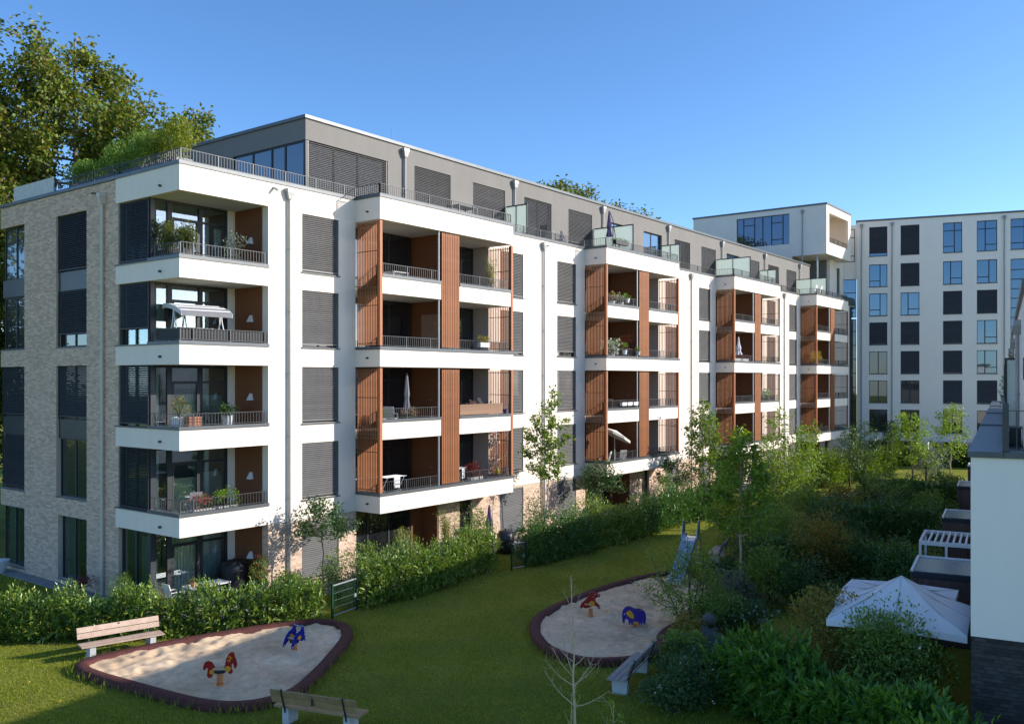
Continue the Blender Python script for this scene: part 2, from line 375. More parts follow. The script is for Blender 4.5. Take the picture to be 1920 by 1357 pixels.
# ------------------------------------------------------------------ mesh helpers
class MB:
    def __init__(s):
        s.v = []; s.f = []
    def box(s, x0, x1, y0, y1, z0, z1):
        b = len(s.v)
        s.v += [(x0, y0, z0), (x1, y0, z0), (x1, y1, z0), (x0, y1, z0), (x0, y0, z1), (x1, y0, z1), (x1, y1, z1), (x0, y1, z1)]
        s.f += [(b, b+3, b+2, b+1), (b+4, b+5, b+6, b+7), (b, b+1, b+5, b+4), (b+1, b+2, b+6, b+5), (b+2, b+3, b+7, b+6), (b+3, b, b+4, b+7)]
        return s
    def hexa(s, pts):
        b = len(s.v)
        s.v += [tuple(p) for p in pts]
        s.f += [(b, b+3, b+2, b+1), (b+4, b+5, b+6, b+7), (b, b+1, b+5, b+4), (b+1, b+2, b+6, b+5), (b+2, b+3, b+7, b+6), (b+3, b, b+4, b+7)]
        return s
    def bar(s, p, q, w, h, up=(0, 0, 1)):
        p = Vector(p); q = Vector(q); d = (q - p).normalized(); up = Vector(up)
        if abs(d.dot(up)) > 0.99: up = Vector((0, 1, 0))
        a = d.cross(up).normalized() * (w / 2); c = a.cross(d).normalized() * (h / 2)
        return s.hexa([p - a - c, p + a - c, p + a + c, p - a + c, q - a - c, q + a - c, q + a + c, q - a + c])
    def tube(s, pts, rad, n=6, cap=True):
        pts = [Vector(p) for p in pts]
        if not hasattr(rad, '__len__'): rad = [rad] * len(pts)
        b = len(s.v); k = len(pts)
        prev = None
        for i, p in enumerate(pts):
            d = (pts[min(i+1, k-1)] - pts[max(i-1, 0)])
            if d.length < 1e-9: d = Vector((0, 0, 1))
            d.normalize()
            if prev is None:
                a = d.orthogonal().normalized()
            else:
                a = prev - d * prev.dot(d)
                if a.length < 1e-6: a = d.orthogonal()
                a.normalize()
            prev = a
            c = d.cross(a)
            for j in range(n):
                t = 2 * math.pi * j / n
                s.v.append(tuple(p + (a * math.cos(t) + c * math.sin(t)) * rad[i]))
        for i in range(k - 1):
            for j in range(n):
                j2 = (j + 1) % n
                s.f.append((b+i*n+j, b+i*n+j2, b+(i+1)*n+j2, b+(i+1)*n+j))
        if cap:
            s.f.append(tuple(b + j for j in range(n))[::-1])
            s.f.append(tuple(b + (k-1)*n + j for j in range(n)))
        return s
    def lathe(s, prof, n=12, c=(0, 0, 0)):
        b = len(s.v); k = len(prof)
        for r, z in prof:
            for j in range(n):
                t = 2 * math.pi * j / n
                s.v.append((c[0] + r * math.cos(t), c[1] + r * math.sin(t), c[2] + z))
        for i in range(k - 1):
            for j in range(n):
                j2 = (j + 1) % n
                s.f.append((b+i*n+j, b+i*n+j2, b+(i+1)*n+j2, b+(i+1)*n+j))
        s.f.append(tuple(b + j for j in range(n))[::-1])
        s.f.append(tuple(b + (k-1)*n + j for j in range(n)))
        return s
    def plate(s, poly, y0, y1):
        """polygon in x,z extruded along y"""
        b = len(s.v); n = len(poly)
        s.v += [(x, y0, z) for x, z in poly] + [(x, y1, z) for x, z in poly]
        s.f.append(tuple(range(b, b+n)))
        s.f.append(tuple(range(b+n, b+2*n))[::-1])
        for i in range(n):
            j = (i + 1) % n
            s.f.append((b+j, b+i, b+n+i, b+n+j))
        return s
    def mesh(s, name, smooth=False):
        me = bpy.data.meshes.new(name)
        me.from_pydata(s.v, [], s.f)
        if smooth:
            me.polygons.foreach_set('use_smooth', [True] * len(me.polygons))
        me.update()
        return me
    def obj(s, name, mat, parent=None, loc=None, rz=None, smooth=False):
        me = s.mesh(name, smooth)
        me.materials.append(M[mat] if isinstance(mat, str) else mat)
        return link(name, me, parent, loc, rz)

def link(name, me, parent=None, loc=None, rz=None):
    o = bpy.data.objects.new(name, me)
    COL.objects.link(o)
    if parent is not None: o.parent = parent
    if loc is not None: o.location = loc
    if rz is not None: o.rotation_euler = (0, 0, rz)
    return o

def tag(o, label, cat, group=None, kind=None):
    o['label'] = label
    o['category'] = cat
    if group: o['group'] = group
    if kind: o['kind'] = kind
    return o

def thing(name, label, cat, loc=(0, 0, 0), rz=0.0, group=None):
    o = bpy.data.objects.new(name, None)
    COL.objects.link(o)
    o.empty_display_size = 0.3
    o.location = loc
    o.rotation_euler = (0, 0, rz)
    return tag(o, label, cat, group)

def structure(o):
    o['kind'] = 'structure'
    return o

def copy_tree(o, parent=None):
    c = o.copy()
    COL.objects.link(c)
    if parent is not None: c.parent = parent
    for ch in list(o.children):
        copy_tree(ch, c)
    return c

def npmesh(name, V, F, mat, parent=None, loc=None, smooth=False):
    """fast mesh from arrays, faces all of one size"""
    me = bpy.data.meshes.new(name)
    V = np.ascontiguousarray(V, dtype=np.float32); F = np.ascontiguousarray(F, dtype=np.int32)
    nf, k = F.shape
    me.vertices.add(len(V)); me.vertices.foreach_set('co', V.ravel())
    me.loops.add(nf * k); me.loops.foreach_set('vertex_index', F.ravel())
    me.polygons.add(nf)
    me.polygons.foreach_set('loop_start', np.arange(0, nf * k, k, dtype=np.int32))
    me.polygons.foreach_set('loop_total', np.full(nf, k, dtype=np.int32))
    if smooth: me.polygons.foreach_set('use_smooth', np.ones(nf, dtype=bool))
    me.update(calc_edges=True)
    me.materials.append(M[mat])
    return link(name, me, parent, loc)

def unit(a):
    return a / np.maximum(np.linalg.norm(a, axis=1, keepdims=True), 1e-9)

def leaf_arrays(P, D, Ln, W, rng, fold=0.25, roll=1.0):
    """one folded pointed leaf (two triangles) per point; D points along the leaf"""
    n = len(P)
    D = unit(D)
    up = np.tile(np.array([[0, 0, 1.0]]), (n, 1)) + rng.normal(0, 0.35 * roll, (n, 3))
    S = unit(np.cross(D, up))
    U = np.cross(S, D)
    Ln = np.asarray(Ln).reshape(-1, 1) * np.ones((n, 1)); W = np.asarray(W).reshape(-1, 1) * np.ones((n, 1))
    mid = P + D * Ln * 0.45
    a = mid + S * W * 0.5 + U * W * fold
    c = mid - S * W * 0.5 + U * W * fold
    tip = P + D * Ln - U * Ln * 0.12
    V = np.stack([P, a, tip, c], axis=1).reshape(-1, 3)
    i = (np.arange(n) * 4)[:, None]
    F = np.concatenate([i + np.array([[0, 1, 2]]), i + np.array([[0, 2, 3]])], axis=1).reshape(-1, 3)
    return V, F

def leaves(name, P, D, Ln, W, mat, parent, rng, fold=0.25, roll=1.0, stuff=True):
    V, F = leaf_arrays(P, D, Ln, W, rng, fold, roll)
    o = npmesh(name, V, F, mat, parent)
    if stuff: o['kind'] = 'stuff'
    return o

# ------------------------------------------------------------------ ground
def in_poly(px, py, poly):
    inside = np.zeros(len(px), bool)
    n = len(poly)
    for i in range(n):
        x1, y1 = poly[i]; x2, y2 = poly[(i + 1) % n]
        c = ((y1 > py) != (y2 > py)) & (px < (x2 - x1) * (py - y1) / (y2 - y1 + 1e-12) + x1)
        inside ^= c
    return inside

def smooth_closed(pts, n):
    """closed Catmull-Rom curve through the points"""
    k = len(pts); out = []
    per = max(2, n // k)
    for i in range(k):
        p0, p1, p2, p3 = [np.array(pts[(i + j - 1) % k], float) for j in range(4)]
        for s in range(per):
            t = s / per
            out.append(tuple(0.5 * ((2 * p1) + (-p0 + p2) * t + (2 * p0 - 5 * p1 + 4 * p2 - p3) * t * t + (-p0 + 3 * p1 - 3 * p2 + p3) * t ** 3)))
    return out

PIT_A = smooth_closed([(-5.25, -3.25), (-4.45, -2.45), (-2.3, -2.72), (-0.3, -3.25), (1.35, -3.85), (2.35, -4.65), (2.5, -5.65), (1.75, -6.75), (0.1, -7.95),
                       (-1.5, -8.95), (-2.75, -9.55), (-3.95, -9.4), (-4.75, -8.35), (-5.12, -5.8)], 84)
PIT_B = smooth_closed([(5.95, -10.6), (7.6, -9.85), (10.3, -9.55), (13.4, -9.6), (16.2, -10.2), (16.8, -11.1), (15.3, -12.7), (13.1, -14.0), (10.4, -14.5), (8.2, -14.6),
                       (6.9, -15.1), (5.5, -15.35), (4.4, -14.75), (3.85, -13.7), (4.4, -12.1)], 90)

ground = structure(MB().hexa([(-300, -260, -1), (500, -260, -1), (500, 400, -1), (-300, 400, -1), (-300, -260, -0.006), (500, -260, -0.006), (500, 400, -0.006), (-300, 400, -0.006)]).obj('lawn', 'lawn'))
pv = MB()
for i in range(24):
    pv.box(-0.62, -0.03, 0.2 + i * 0.6, 0.79 + i * 0.6, -0.05, 0.035 + 0.004 * (i % 3))
structure(pv.obj('pavement', 'paving'))
tp = MB()
for i in range(118):
    for j in range(6):
        if i * 0.6 + 0.6 > 70: continue
        tp.box(0.05 + i * 0.6, 0.64 + i * 0.6, -1.62 + j * 0.6, -1.03 + j * 0.6, -0.05, 0.02 + 0.003 * ((i * 7 + j * 3) % 4))
structure(tp.obj('terrace_paving', 'paving'))
fp = MB()
pp = [(44, -7.6), (49, -8.3), (53, -9.1), (57, -10.6), (61, -12.8), (66, -15)]
for (a, b), (c, d) in zip(pp[:-1], pp[1:]):
    fp.hexa([(a, b - 0.8, -0.05), (c, d - 0.8, -0.05), (c, d + 0.8, -0.05), (a, b + 0.8, -0.05), (a, b - 0.8, 0.012), (c, d - 0.8, 0.012), (c, d + 0.8, 0.012), (a, b + 0.8, 0.012)])
structure(fp.obj('path', 'paving'))

# ------------------------------------------------------------------ building pieces
def wallgrid(mb, u0, u1, z0, z1, ops, t0, t1, axis='x'):
    """a wall from u0 to u1 with rectangular openings, as butted boxes"""
    es = sorted({u0, u1} | {min(max(o[0], u0), u1) for o in ops} | {min(max(o[1], u0), u1) for o in ops})
    cols = []
    for a, b in zip(es[:-1], es[1:]):
        if b - a < 1e-6: continue
        m = (a + b) / 2
        cuts = sorted([(max(o[2], z0), min(o[3], z1)) for o in ops if o[0] < m < o[1] and o[3] > z0 and o[2] < z1])
        segs = []; z = z0
        for c, d in cuts:
            if c > z + 1e-6: segs.append((z, c))
            z = max(z, d)
        if z < z1 - 1e-6: segs.append((z, z1))
        if cols and cols[-1][2] == segs and abs(cols[-1][1] - a) < 1e-6:
            cols[-1] = (cols[-1][0], b, segs)
        else:
            cols.append((a, b, segs))
    for a, b, segs in cols:
        for c, d in segs:
            if axis == 'x': mb.box(a, b, t0, t1, c, d)
            else: mb.box(t0, t1, a, b, c, d)
    return mb

CACHE = {}
def cached(key, fn, mat):
    if key not in CACHE:
        me = fn().mesh(str(key[0]))
        me.materials.append(M[mat])
        CACHE[key] = me
    return CACHE[key]

def frame_mb(w, h, vs=(), hs=(), fw=0.06, depth=0.07, y=0.14):
    mb = MB()
    mb.box(0, fw, y, y + depth, 0, h); mb.box(w - fw, w, y, y + depth, 0, h)
    mb.box(fw, w - fw, y, y + depth, 0, fw); mb.box(fw, w - fw, y, y + depth, h - fw, h)
    for v in vs: mb.box(v - 0.045, v + 0.045, y, y + depth, fw, h - fw)
    ve = sorted([fw] + list(vs) + [w - fw])
    for hh in hs:
        if hasattr(hh, '__len__'):
            a, b, z = hh
            mb.box(a, b, y + 0.004, y + depth - 0.004, z - 0.04, z + 0.04)
        else:
            mb.box(fw, w - fw, y + 0.004, y + depth - 0.004, hh - 0.04, hh + 0.04)
    return mb

def blind_mb(w, h, drop, tilt, y):
    """external venetian blind: slats, side rails, cover and bottom bar"""
    mb = MB()
    mb.box(0.0, 0.03, y, y + 0.05, 0, h); mb.box(w - 0.03, w, y, y + 0.05, 0, h)
    z = h - 0.05
    d = 0.058 * math.sin(tilt) * 0.5; e = 0.075 * math.cos(tilt) * 0.5
    d = 0.075 * math.sin(tilt) * 0.5
    while z > h - drop + 0.06:
        yc = y + 0.02
        mb.hexa([(0.035, yc - e, z - d), (w - 0.035, yc - e, z - d), (w - 0.035, yc + e, z + d), (0.035, yc + e, z + d),
                 (0.035, yc - e, z - d + 0.006), (w - 0.035, yc - e, z - d + 0.006), (w - 0.035, yc + e, z + d + 0.006), (0.035, yc + e, z + d + 0.006)])
        z -= 0.078
    mb.box(0.035, w - 0.035, y, y + 0.045, z + 0.01, z + 0.05)
    return mb

def window(par, x, y, z, w, h, rz=0.0, vs=(), hs=(), glass='pane', blind=None, tilt=0.95, sill=True, by=0.03, fy=0.14, frame='frame', bmat='blind'):
    """window > pane, blind, sill; faces local -y"""
    w = round(w, 3); h = round(h, 3)
    o = link('window', cached(('window', w, h, tuple(vs), tuple(hs), fy), lambda: frame_mb(w, h, vs, hs, y=fy), frame), par, (x, y, z), rz)
    link('pane', cached(('pane', w, h, fy, glass), lambda: MB().box(0.03, w - 0.03, fy + 0.03, fy + 0.045, 0.03, h - 0.03), glass), o)
    if blind:
        link('blind', cached(('blind', w, h, round(h * blind, 2), tilt, by, bmat), lambda: blind_mb(w, h, h * blind, tilt, by), bmat), o)
    if sill:
        link('sill', cached(('sill', w), lambda: MB().box(-0.04, w + 0.04, -0.06, fy - 0.002, -0.05, -0.004), 'coping'), o)
    return o

def railing_mb(pts, z, h=0.44, step=0.125, bw=0.015):
    mb = MB()
    for (x0, y0), (x1, y1) in zip(pts[:-1], pts[1:]):
        L = math.hypot(x1 - x0, y1 - y0); n = max(1, int(round(L / step)))
        mb.bar((x0, y0, z + h), (x1, y1, z + h), 0.036, 0.018)
        mb.bar((x0, y0, z + 0.05), (x1, y1, z + 0.05), 0.03, 0.016)
        dx, dy = (x1 - x0) / L, (y1 - y0) / L
        for i in range(n + 1):
            t = i / n
            px, py = x0 + (x1 - x0) * t, y0 + (y1 - y0) * t
            b = bw / 2 if i % 12 else 0.022
            zb = z + 0.058 if i % 12 else z - 0.02
            mb.hexa([(px - b, py - b, zb), (px + b, py - b, zb), (px + b, py + b, zb), (px - b, py + b, zb),
                     (px - b, py - b, z + h - 0.015), (px + b, py - b, z + h - 0.015), (px + b, py + b, z + h - 0.015), (px - b, py + b, z + h - 0.015)])
    return mb

def downpipe(par, x, y, z0, z1, mat='pipe', out=(0, -1), r=0.055, group=None):
    cx, cy = x + out[0] * 0.09, y + out[1] * 0.09
    mb = MB().tube([(cx, cy, z0), (cx, cy, z1 - 0.3)], r, 10)
    z = z0 + 1.2
    while z < z1 - 0.5:
        mb.tube([(cx, cy, z), (cx, cy, z + 0.05)], r + 0.014, 10)
        z += 2.4
    o = mb.obj('downpipe', mat, par, smooth=False)
    a, b = 0.16, 0.09
    h = MB()
    h.hexa([(cx - b, cy - b, z1 - 0.40), (cx + b, cy - b, z1 - 0.40), (cx + b, cy + b, z1 - 0.40), (cx - b, cy + b, z1 - 0.40),
            (cx - a, cy - a + 0.04, z1 - 0.16), (cx + a, cy - a + 0.04, z1 - 0.16), (cx + a, cy + 0.085, z1 - 0.16), (cx - a, cy + 0.085, z1 - 0.16)])
    h.box(cx - a - 0.015, cx + a + 0.015, cy - a + 0.025, cy + 0.086, z1 - 0.158, z1)
    h.obj('hopper', mat, o)
    return o

def brick_rects(u0, u1, z0, z1, ops, length=0.25, course=0.0735, joint=0.011):
    out = []
    k = 0
    z = z0
    while z + course <= z1 + 1e-6:
        zm = z + course / 2
        iv = [(u0, u1)]
        for o in ops:
            if o[2] - 0.01 < zm < o[3] + 0.01:
                nv = []
                for a, b in iv:
                    if o[1] <= a or o[0] >= b: nv.append((a, b)); continue
                    if o[0] > a: nv.append((a, o[0]))
                    if o[1] < b: nv.append((o[1], b))
                iv = nv
        off = (0.0, 0.125, 0.06, 0.19)[k % 4]
        for a, b in iv:
            s = math.floor((a - off) / length) * length + off
            while s < b:
                p, q = max(a, s), min(b, s + length)
                if q - p > 0.04: out.append((p + joint / 2, q - joint / 2, z + joint / 2, z + course - joint / 2))
                s += length
        z += course; k += 1
    return out

def lay_bricks(par, rects, place, campos, mat, single, rng, full):
    """the nearest whole bricks as objects of their own, the rest one mesh; place(u,t,z) -> point, t outwards"""
    pts = [Vector(place((r[0] + r[1]) / 2, 0, (r[2] + r[3]) / 2)) for r in rects]
    order = sorted(range(len(rects)), key=lambda i: (pts[i] - campos).length)
    ones = []
    for i in order:
        if len(ones) >= single: break
        r = rects[i]
        if abs((r[1] - r[0]) - full) < 0.003: ones.append(i)
    s1 = set(ones)
    mb = MB()
    def brick(m, r, dt):
        a, b, c, d = r
        q = [place(a, 0, c), place(b, 0, c), place(b, 0, d), place(a, 0, d), place(a, dt, c), place(b, dt, c), place(b, dt, d), place(a, dt, d)]
        n = len(m.v); m.v += [tuple(x) for x in q]
        m.f += [(n+4, n+5, n+6, n+7), (n, n+1, n+5, n+4), (n+1, n+2, n+6, n+5), (n+2, n+3, n+7, n+6), (n+3, n, n+4, n+7)]
    for i, r in enumerate(rects):
        if i not in s1: brick(mb, r, 0.008 + rng.random() * 0.005)
    if mb.v:
        mb.obj('bricks', mat, par)['kind'] = 'stuff'
    if ones:
        r0 = rects[ones[0]]
        m1 = MB(); brick(m1, (0, r0[1] - r0[0], 0, r0[3] - r0[2]), 0.011)
        o0 = Vector(place(0, 0, 0))
        m1.v = [tuple(Vector(v) ) for v in m1.v]
        me = m1.mesh('brick'); me.materials.append(M[mat])
        for i in ones:
            r = rects[i]
            link('brick', me, par, Vector(place(r[0], 0, r[2])) - o0)

# ------------------------------------------------------------------ long apartment building
CAM = Vector(cam.location)
ab = thing('apartment_building', 'long white five storey apartment building with wooden balcony screens and a grey set-back penthouse', 'apartment building')
SOF = [2.72, 5.73, 8.73, 11.74, 14.76]       # underside of each band
TOP = [3.42, 6.44, 9.43, 12.42, 15.67]       # top of its white face
COP = [3.54, 6.56, 9.56, 12.55, 15.80]       # top of the metal coping
FLO = [0.05, 3.09, 6.11, 9.11, 12.10]        # floors of storeys 0..4
PER = 17.75
BX = [8.15 + PER * k for k in range(4)]
BW = [9.0, 9.0, 9.0, 9.0]
YF = -1.45
XE = 75.6

def wz(l):   # main window heights of storey l
    return [(0.28, 2.60), (3.48, 5.70), (6.48, 8.70), (9.48, 11.72), (12.44, 14.72)][l]

# --- facade openings
ops_w, ops_g = [], []
wins = []          # (x, storey, width, blind, tilt)
xs = []
for k in range(4):
    x0 = BX[k]
    xs.append((x0 - 2.82, 1.9))
    if k < 3: xs.append((x0 + 9.85, 1.95))
for x, w in xs:
    for l in range(5):
        wins.append((x, l, w))
        z0, z1 = wz(l)
        (ops_g if l == 0 else ops_w).append((x, x + w, z0, z1))
for k in range(4):
    ops_w.append((BX[k], BX[k] + BW[k], 2.72, 15.67))
    ops_g.append((BX[k] + 0.05, BX[k] + 5.2, 0.0, 2.72))
    ops_g.append((BX[k] + 6.7, BX[k] + 7.65, 0.2, 2.6))
runs = [3.71] + [v for k in range(4) for v in (BX[k], BX[k] + BW[k])] + [XE]
for a, b in zip(runs[0::2], runs[1::2]):
    wallgrid(MB(), a, b, 2.72, 15.67, ops_w, 0.0, 0.35, 'x').obj('wall', 'plaster', ab)
runs = [3.71] + [v for k in range(4) for v in (BX[k] + 0.05, BX[k] + 5.2)] + [XE]
for a, b in zip(runs[0::2], runs[1::2]):
    wallgrid(MB(), a, b, 0.0, 2.72, ops_g, 0.012, 0.36, 'x').obj('brick_wall', 'mortar', ab)
# gable
gops = []
for y0, y1 in ((6.35, 8.75), (11.5, 13.7)):
    gops += [(y0, y1, 9.5, 14.8), (y0, y1, 3.5, 8.77), (y0, y1 - (0.15 if y1 < 10 else 0), 0.22, 2.75)]
wallgrid(MB(), 4.02, 13.7, 0.0, 15.67, gops, 0.012, 0.36, 'y').obj('brick_wall', 'mortar', ab)
MB().box(0.36, XE, 13.34, 13.7, 0, 15.67).obj('wall', 'mortar', ab)
MB().box(XE - 0.35, XE, 0.35, 13.34, 0, 15.67).obj('wall', 'plaster', ab)
# bricks of gable and plinth (the plinth ones on the front as well)
rb = random.Random(3)
gr = brick_rects(4.02, 13.7, 0.0, 15.66, gops)
lay_bricks(ab, gr, lambda u, t, z: (0.012 - t, u, z), CAM, 'brick', 170, rb, 0.239)
fr = brick_rects(3.71, 45.0, 0.0, 2.70, ops_g)
lay_bricks(ab, fr, lambda u, t, z: (u, 0.012 - t, z), CAM, 'brick', 130, rb, 0.239)
# return faces of the plinth piers (brick ends seen in the loggias)
ret = MB()
for xr, sgn in [(3.71, -1)]:
    for k in range(36):
        for j, (a, b) in enumerate(((0.02, 0.17), (0.18, 0.35)) if k % 2 else ((0.02, 0.25), (0.26, 0.35))):
            ret.box(xr - 0.012, xr, a, b, k * 0.0735 + 0.006, k * 0.0735 + 0.0685)
ret.obj('bricks', 'brick', ab)['kind'] = 'stuff'

# --- windows of the main wall
BL = {}
for i, (x, l, w) in enumerate(wins):
    z0, z1 = wz(l)
    tilt = (0.85, 1.0, 0.75, 0.92, 0.7)[(i * 7 + l * 3) % 5]
    b = 0.98
    if i in (13, 22): b = 0.9
    window(ab, x, 0, z0, w, z1 - z0, vs=(w * 0.5,), blind=b, tilt=tilt)
for k in range(4):
    window(ab, BX[k] + 6.7, 0.01, 0.2, 0.95, 2.4, glass='pane')
# --- gable windows with spandrel panels
for y0, y1 in ((6.35, 8.75), (11.5, 13.7)):
    w = y1 - y0
    for zb, zt, sp in ((9.5, 14.8, (11.76, 12.5)), (3.5, 8.77, (5.84, 6.6))):
        gl = 'paneclear' if False else 'pane'
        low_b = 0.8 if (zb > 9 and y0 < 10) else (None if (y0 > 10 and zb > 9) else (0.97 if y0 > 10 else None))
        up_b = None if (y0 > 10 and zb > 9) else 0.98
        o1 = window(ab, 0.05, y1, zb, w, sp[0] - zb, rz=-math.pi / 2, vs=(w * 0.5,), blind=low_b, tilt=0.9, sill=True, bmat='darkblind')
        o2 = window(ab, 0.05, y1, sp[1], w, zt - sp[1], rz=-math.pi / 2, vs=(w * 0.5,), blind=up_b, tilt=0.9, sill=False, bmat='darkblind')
        MB().box(0.10, 0.2, y0, y1, sp[0], sp[1]).obj('spandrel_panel', 'spandrel', ab)
    wg = w - (0.15 if y1 < 10 else 0)
    og = window(ab, 0.05, y0 + wg, 0.22, wg, 2.53, rz=-math.pi / 2, vs=(wg * 0.45,), glass='paneclear', sill=True)
    cu = MB()
    for j in range(14):
        a = 0.12 + (wg * 0.35) * j / 14
        cu.box(a, a + wg * 0.35 / 14 - 0.006, 0.30 + 0.03 * (j % 2), 0.34 + 0.03 * (j % 2), 0.05, 2.45)
    cu.obj('curtain', 'curtain', og)
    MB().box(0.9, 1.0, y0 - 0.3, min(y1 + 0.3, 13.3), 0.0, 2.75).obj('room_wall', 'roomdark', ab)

# --- corner balconies
def corner(l):
    s, t, c = SOF[l], TOP[l], COP[l]
    b = MB().box(-0.03, 3.71, 0.0, 0.2, s, t).box(-0.03, 0.17, 0.2, 4.16, s, t).obj('balcony_parapet', 'plaster', ab)
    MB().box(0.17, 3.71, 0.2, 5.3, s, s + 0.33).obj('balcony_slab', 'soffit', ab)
    top = l == 4
    cp = MB().box(-0.07, 3.74, -0.04, 0.24, t + 0.002, c)
    if top: cp.box(-0.07, 0.21, 0.24, 13.75, t + 0.002, c)
    else:
        cp.box(-0.07, 0.21, 0.24, 1.98, t + 0.002, c)
        cp.box(-0.07, 0.12, 1.98, 4.20, t + 0.002, t + 0.05)
    cp.obj('coping', 'coping', b)
    if not top:
        railing_mb([(3.62, 0.1), (0.06, 0.1), (0.06, 1.9)], c).obj('railing', 'rail', b)
    MB().tube([(-0.12, 1.15, s + 0.28), (-0.02, 1.15, s + 0.28)], 0.045, 8).obj('spout', 'steel', b)
    return b
corners = [corner(l) for l in range(5)]

def corner_room(l):
    zf = FLO[l]; zc = SOF[l]
    h = zc - zf - 0.01
    zs = 0.0 if l == 0 else 0.0
    # front glazing of the loggia
    g = link('corner_glazing', frame_mb(3.1, h, vs=(0.0 + 0.62, 1.95), hs=((0.62, 3.04, h - 0.62),), fw=0.09, depth=0.09, y=0.0).mesh('corner_glazing'), ab, (0.22, 2.0, zf))
    g.data.materials.append(M['frame'])
    MB().box(0.05, 3.05, 0.04, 0.05, 0.05, h - 0.05).obj('pane', 'paneclear', g)
    # wide posts and door leaves
    MB().box(0.53, 0.72, -0.012, 0.088, 0.09, h - 0.09).box(1.84, 2.0, -0.012, 0.088, 0.09, h - 0.09).obj('mullion', 'frame', g)
    MB().box(0.73, 1.84, -0.014, 0.03, 0.12, 0.2).box(0.73, 0.80, -0.014, 0.03, 0.2, h - 0.68).box(1.76, 1.83, -0.014, 0.03, 0.2, h - 0.68).box(0.73, 1.84, -0.014, 0.03, h - 0.68, h - 0.6).obj('door', 'frame', g)
    # side glazing towards the lawn
    sd = link('side_glazing', frame_mb(1.98, h, vs=(0.95,), fw=0.07, depth=0.08, y=0.10).mesh('side_glazing'), ab, (0.04, 4.0, zf), -math.pi / 2)
    sd.data.materials.append(M['frame'])
    MB().box(0.03, 1.95, 0.14, 0.15, 0.03, h - 0.03).obj('pane', 'paneclear', sd)
    if l > 0:
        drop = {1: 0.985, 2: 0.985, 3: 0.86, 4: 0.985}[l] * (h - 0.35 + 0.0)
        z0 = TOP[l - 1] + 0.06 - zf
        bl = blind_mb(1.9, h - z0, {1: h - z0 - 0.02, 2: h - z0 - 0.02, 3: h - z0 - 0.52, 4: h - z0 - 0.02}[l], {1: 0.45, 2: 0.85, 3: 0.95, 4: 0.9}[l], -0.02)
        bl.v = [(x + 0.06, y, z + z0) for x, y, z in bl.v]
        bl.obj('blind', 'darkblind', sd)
    MB().box(0.08, 0.24, 1.98, 2.14, zf, zc - 0.004).obj('corner_post', 'pipe' if False else 'spandrel', ab)
    # white wall beside the glazing, wooden side wall of the loggia
    MB().box(3.325, 3.66, 2.0, 2.2, zf, zc - 0.003).obj('wall', 'plaster', ab)
    MB().box(3.66, 3.708, 0.36, 2.2, zf, zc - 0.003).obj('wood_panel', 'woodwall', ab)
    MB().box(3.71, 3.9, 0.36, 5.3, zf, zc - 0.003).obj('wall', 'room', ab)
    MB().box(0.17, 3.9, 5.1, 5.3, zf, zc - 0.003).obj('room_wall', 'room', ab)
    lamp = MB()
    lamp.hexa([(3.50, 0.83, zf + 1.30), (3.655, 0.83, zf + 1.30), (3.655, 1.07, zf + 1.30), (3.50, 1.07, zf + 1.30),
               (3.60, 0.90, zf + 1.56), (3.655, 0.90, zf + 1.56), (3.655, 1.00, zf + 1.56), (3.60, 1.00, zf + 1.56)])
    lamp.obj('wall_lamp', 'white', ab)
    # curtains and sight screens behind the glass
    def curtain(x0, x1, z0, z1, y=2.22, n=16):
        m = MB()
        for j in range(n):
            a = x0 + (x1 - x0) * j / n
            m.box(a, a + (x1 - x0) / n - 0.004, y + 0.035 * (j % 2), y + 0.05 + 0.035 * (j % 2), z0, z1)
        m.obj('curtain', 'curtain', ab)
    if l == 0:
        curtain(1.05, 2.1, zf + 0.05, zc - 0.3); curtain(2.35, 3.2, zf + 0.05, zc - 0.3)
        m = MB()
        for j in range(8): m.box(0.4 + 0.03 * (j % 2), 0.45 + 0.03 * (j % 2), 2.3 + j * 0.11, 2.4 + j * 0.11, zf + 0.05, zc - 0.3)
        m.obj('curtain', 'curtain', ab)
        MB().box(0.27, 0.55, 2.3, 2.36, zf + 0.05, zf + 1.6).obj('curtain', 'curtain', ab)
    elif l in (1, 2):
        MB().box(1.0, 2.05, 2.14, 2.16, zf + 0.1, zf + (1.55 if l == 2 else 1.45)).obj('privacy_panel', 'frost', ab)
        MB().box(2.3, 3.15, 2.14, 2.16, zf + 0.1, zf + (1.5 if l == 2 else 1.6)).obj('privacy_panel', 'frost', ab)
        curtain(0.32, 0.55, zf + 0.05, zc - 0.1, 2.2, 4)
    elif l == 3:
        curtain(1.0, 2.08, zf + 0.05, zc - 0.55); curtain(0.35, 0.8, zf + 0.05, zc - 0.5, 2.25, 6)
    else:
        curtain(1.0, 2.05, zf + 0.05, zc - 0.75); curtain(0.35, 0.8, zf + 0.05, zc - 0.6, 2.25, 6); curtain(2.9, 3.2, zf + 0.05, zc - 0.75, 2.25, 5)
for l in range(5): corner_room(l)
MB().box(0.3, 3.71, 0.2, 5.1, -0.02, 0.05).obj('floor', 'paving', ab)
# dark screen mats behind the third floor railing
MB().box(0.10, 3.6, 0.135, 0.145, COP[2] + 0.03, COP[2] + 0.43).box(0.10, 0.11, 0.145, 1.55, COP[2] + 0.03, COP[2] + 0.43).obj('railing_mat', 'black', ab)

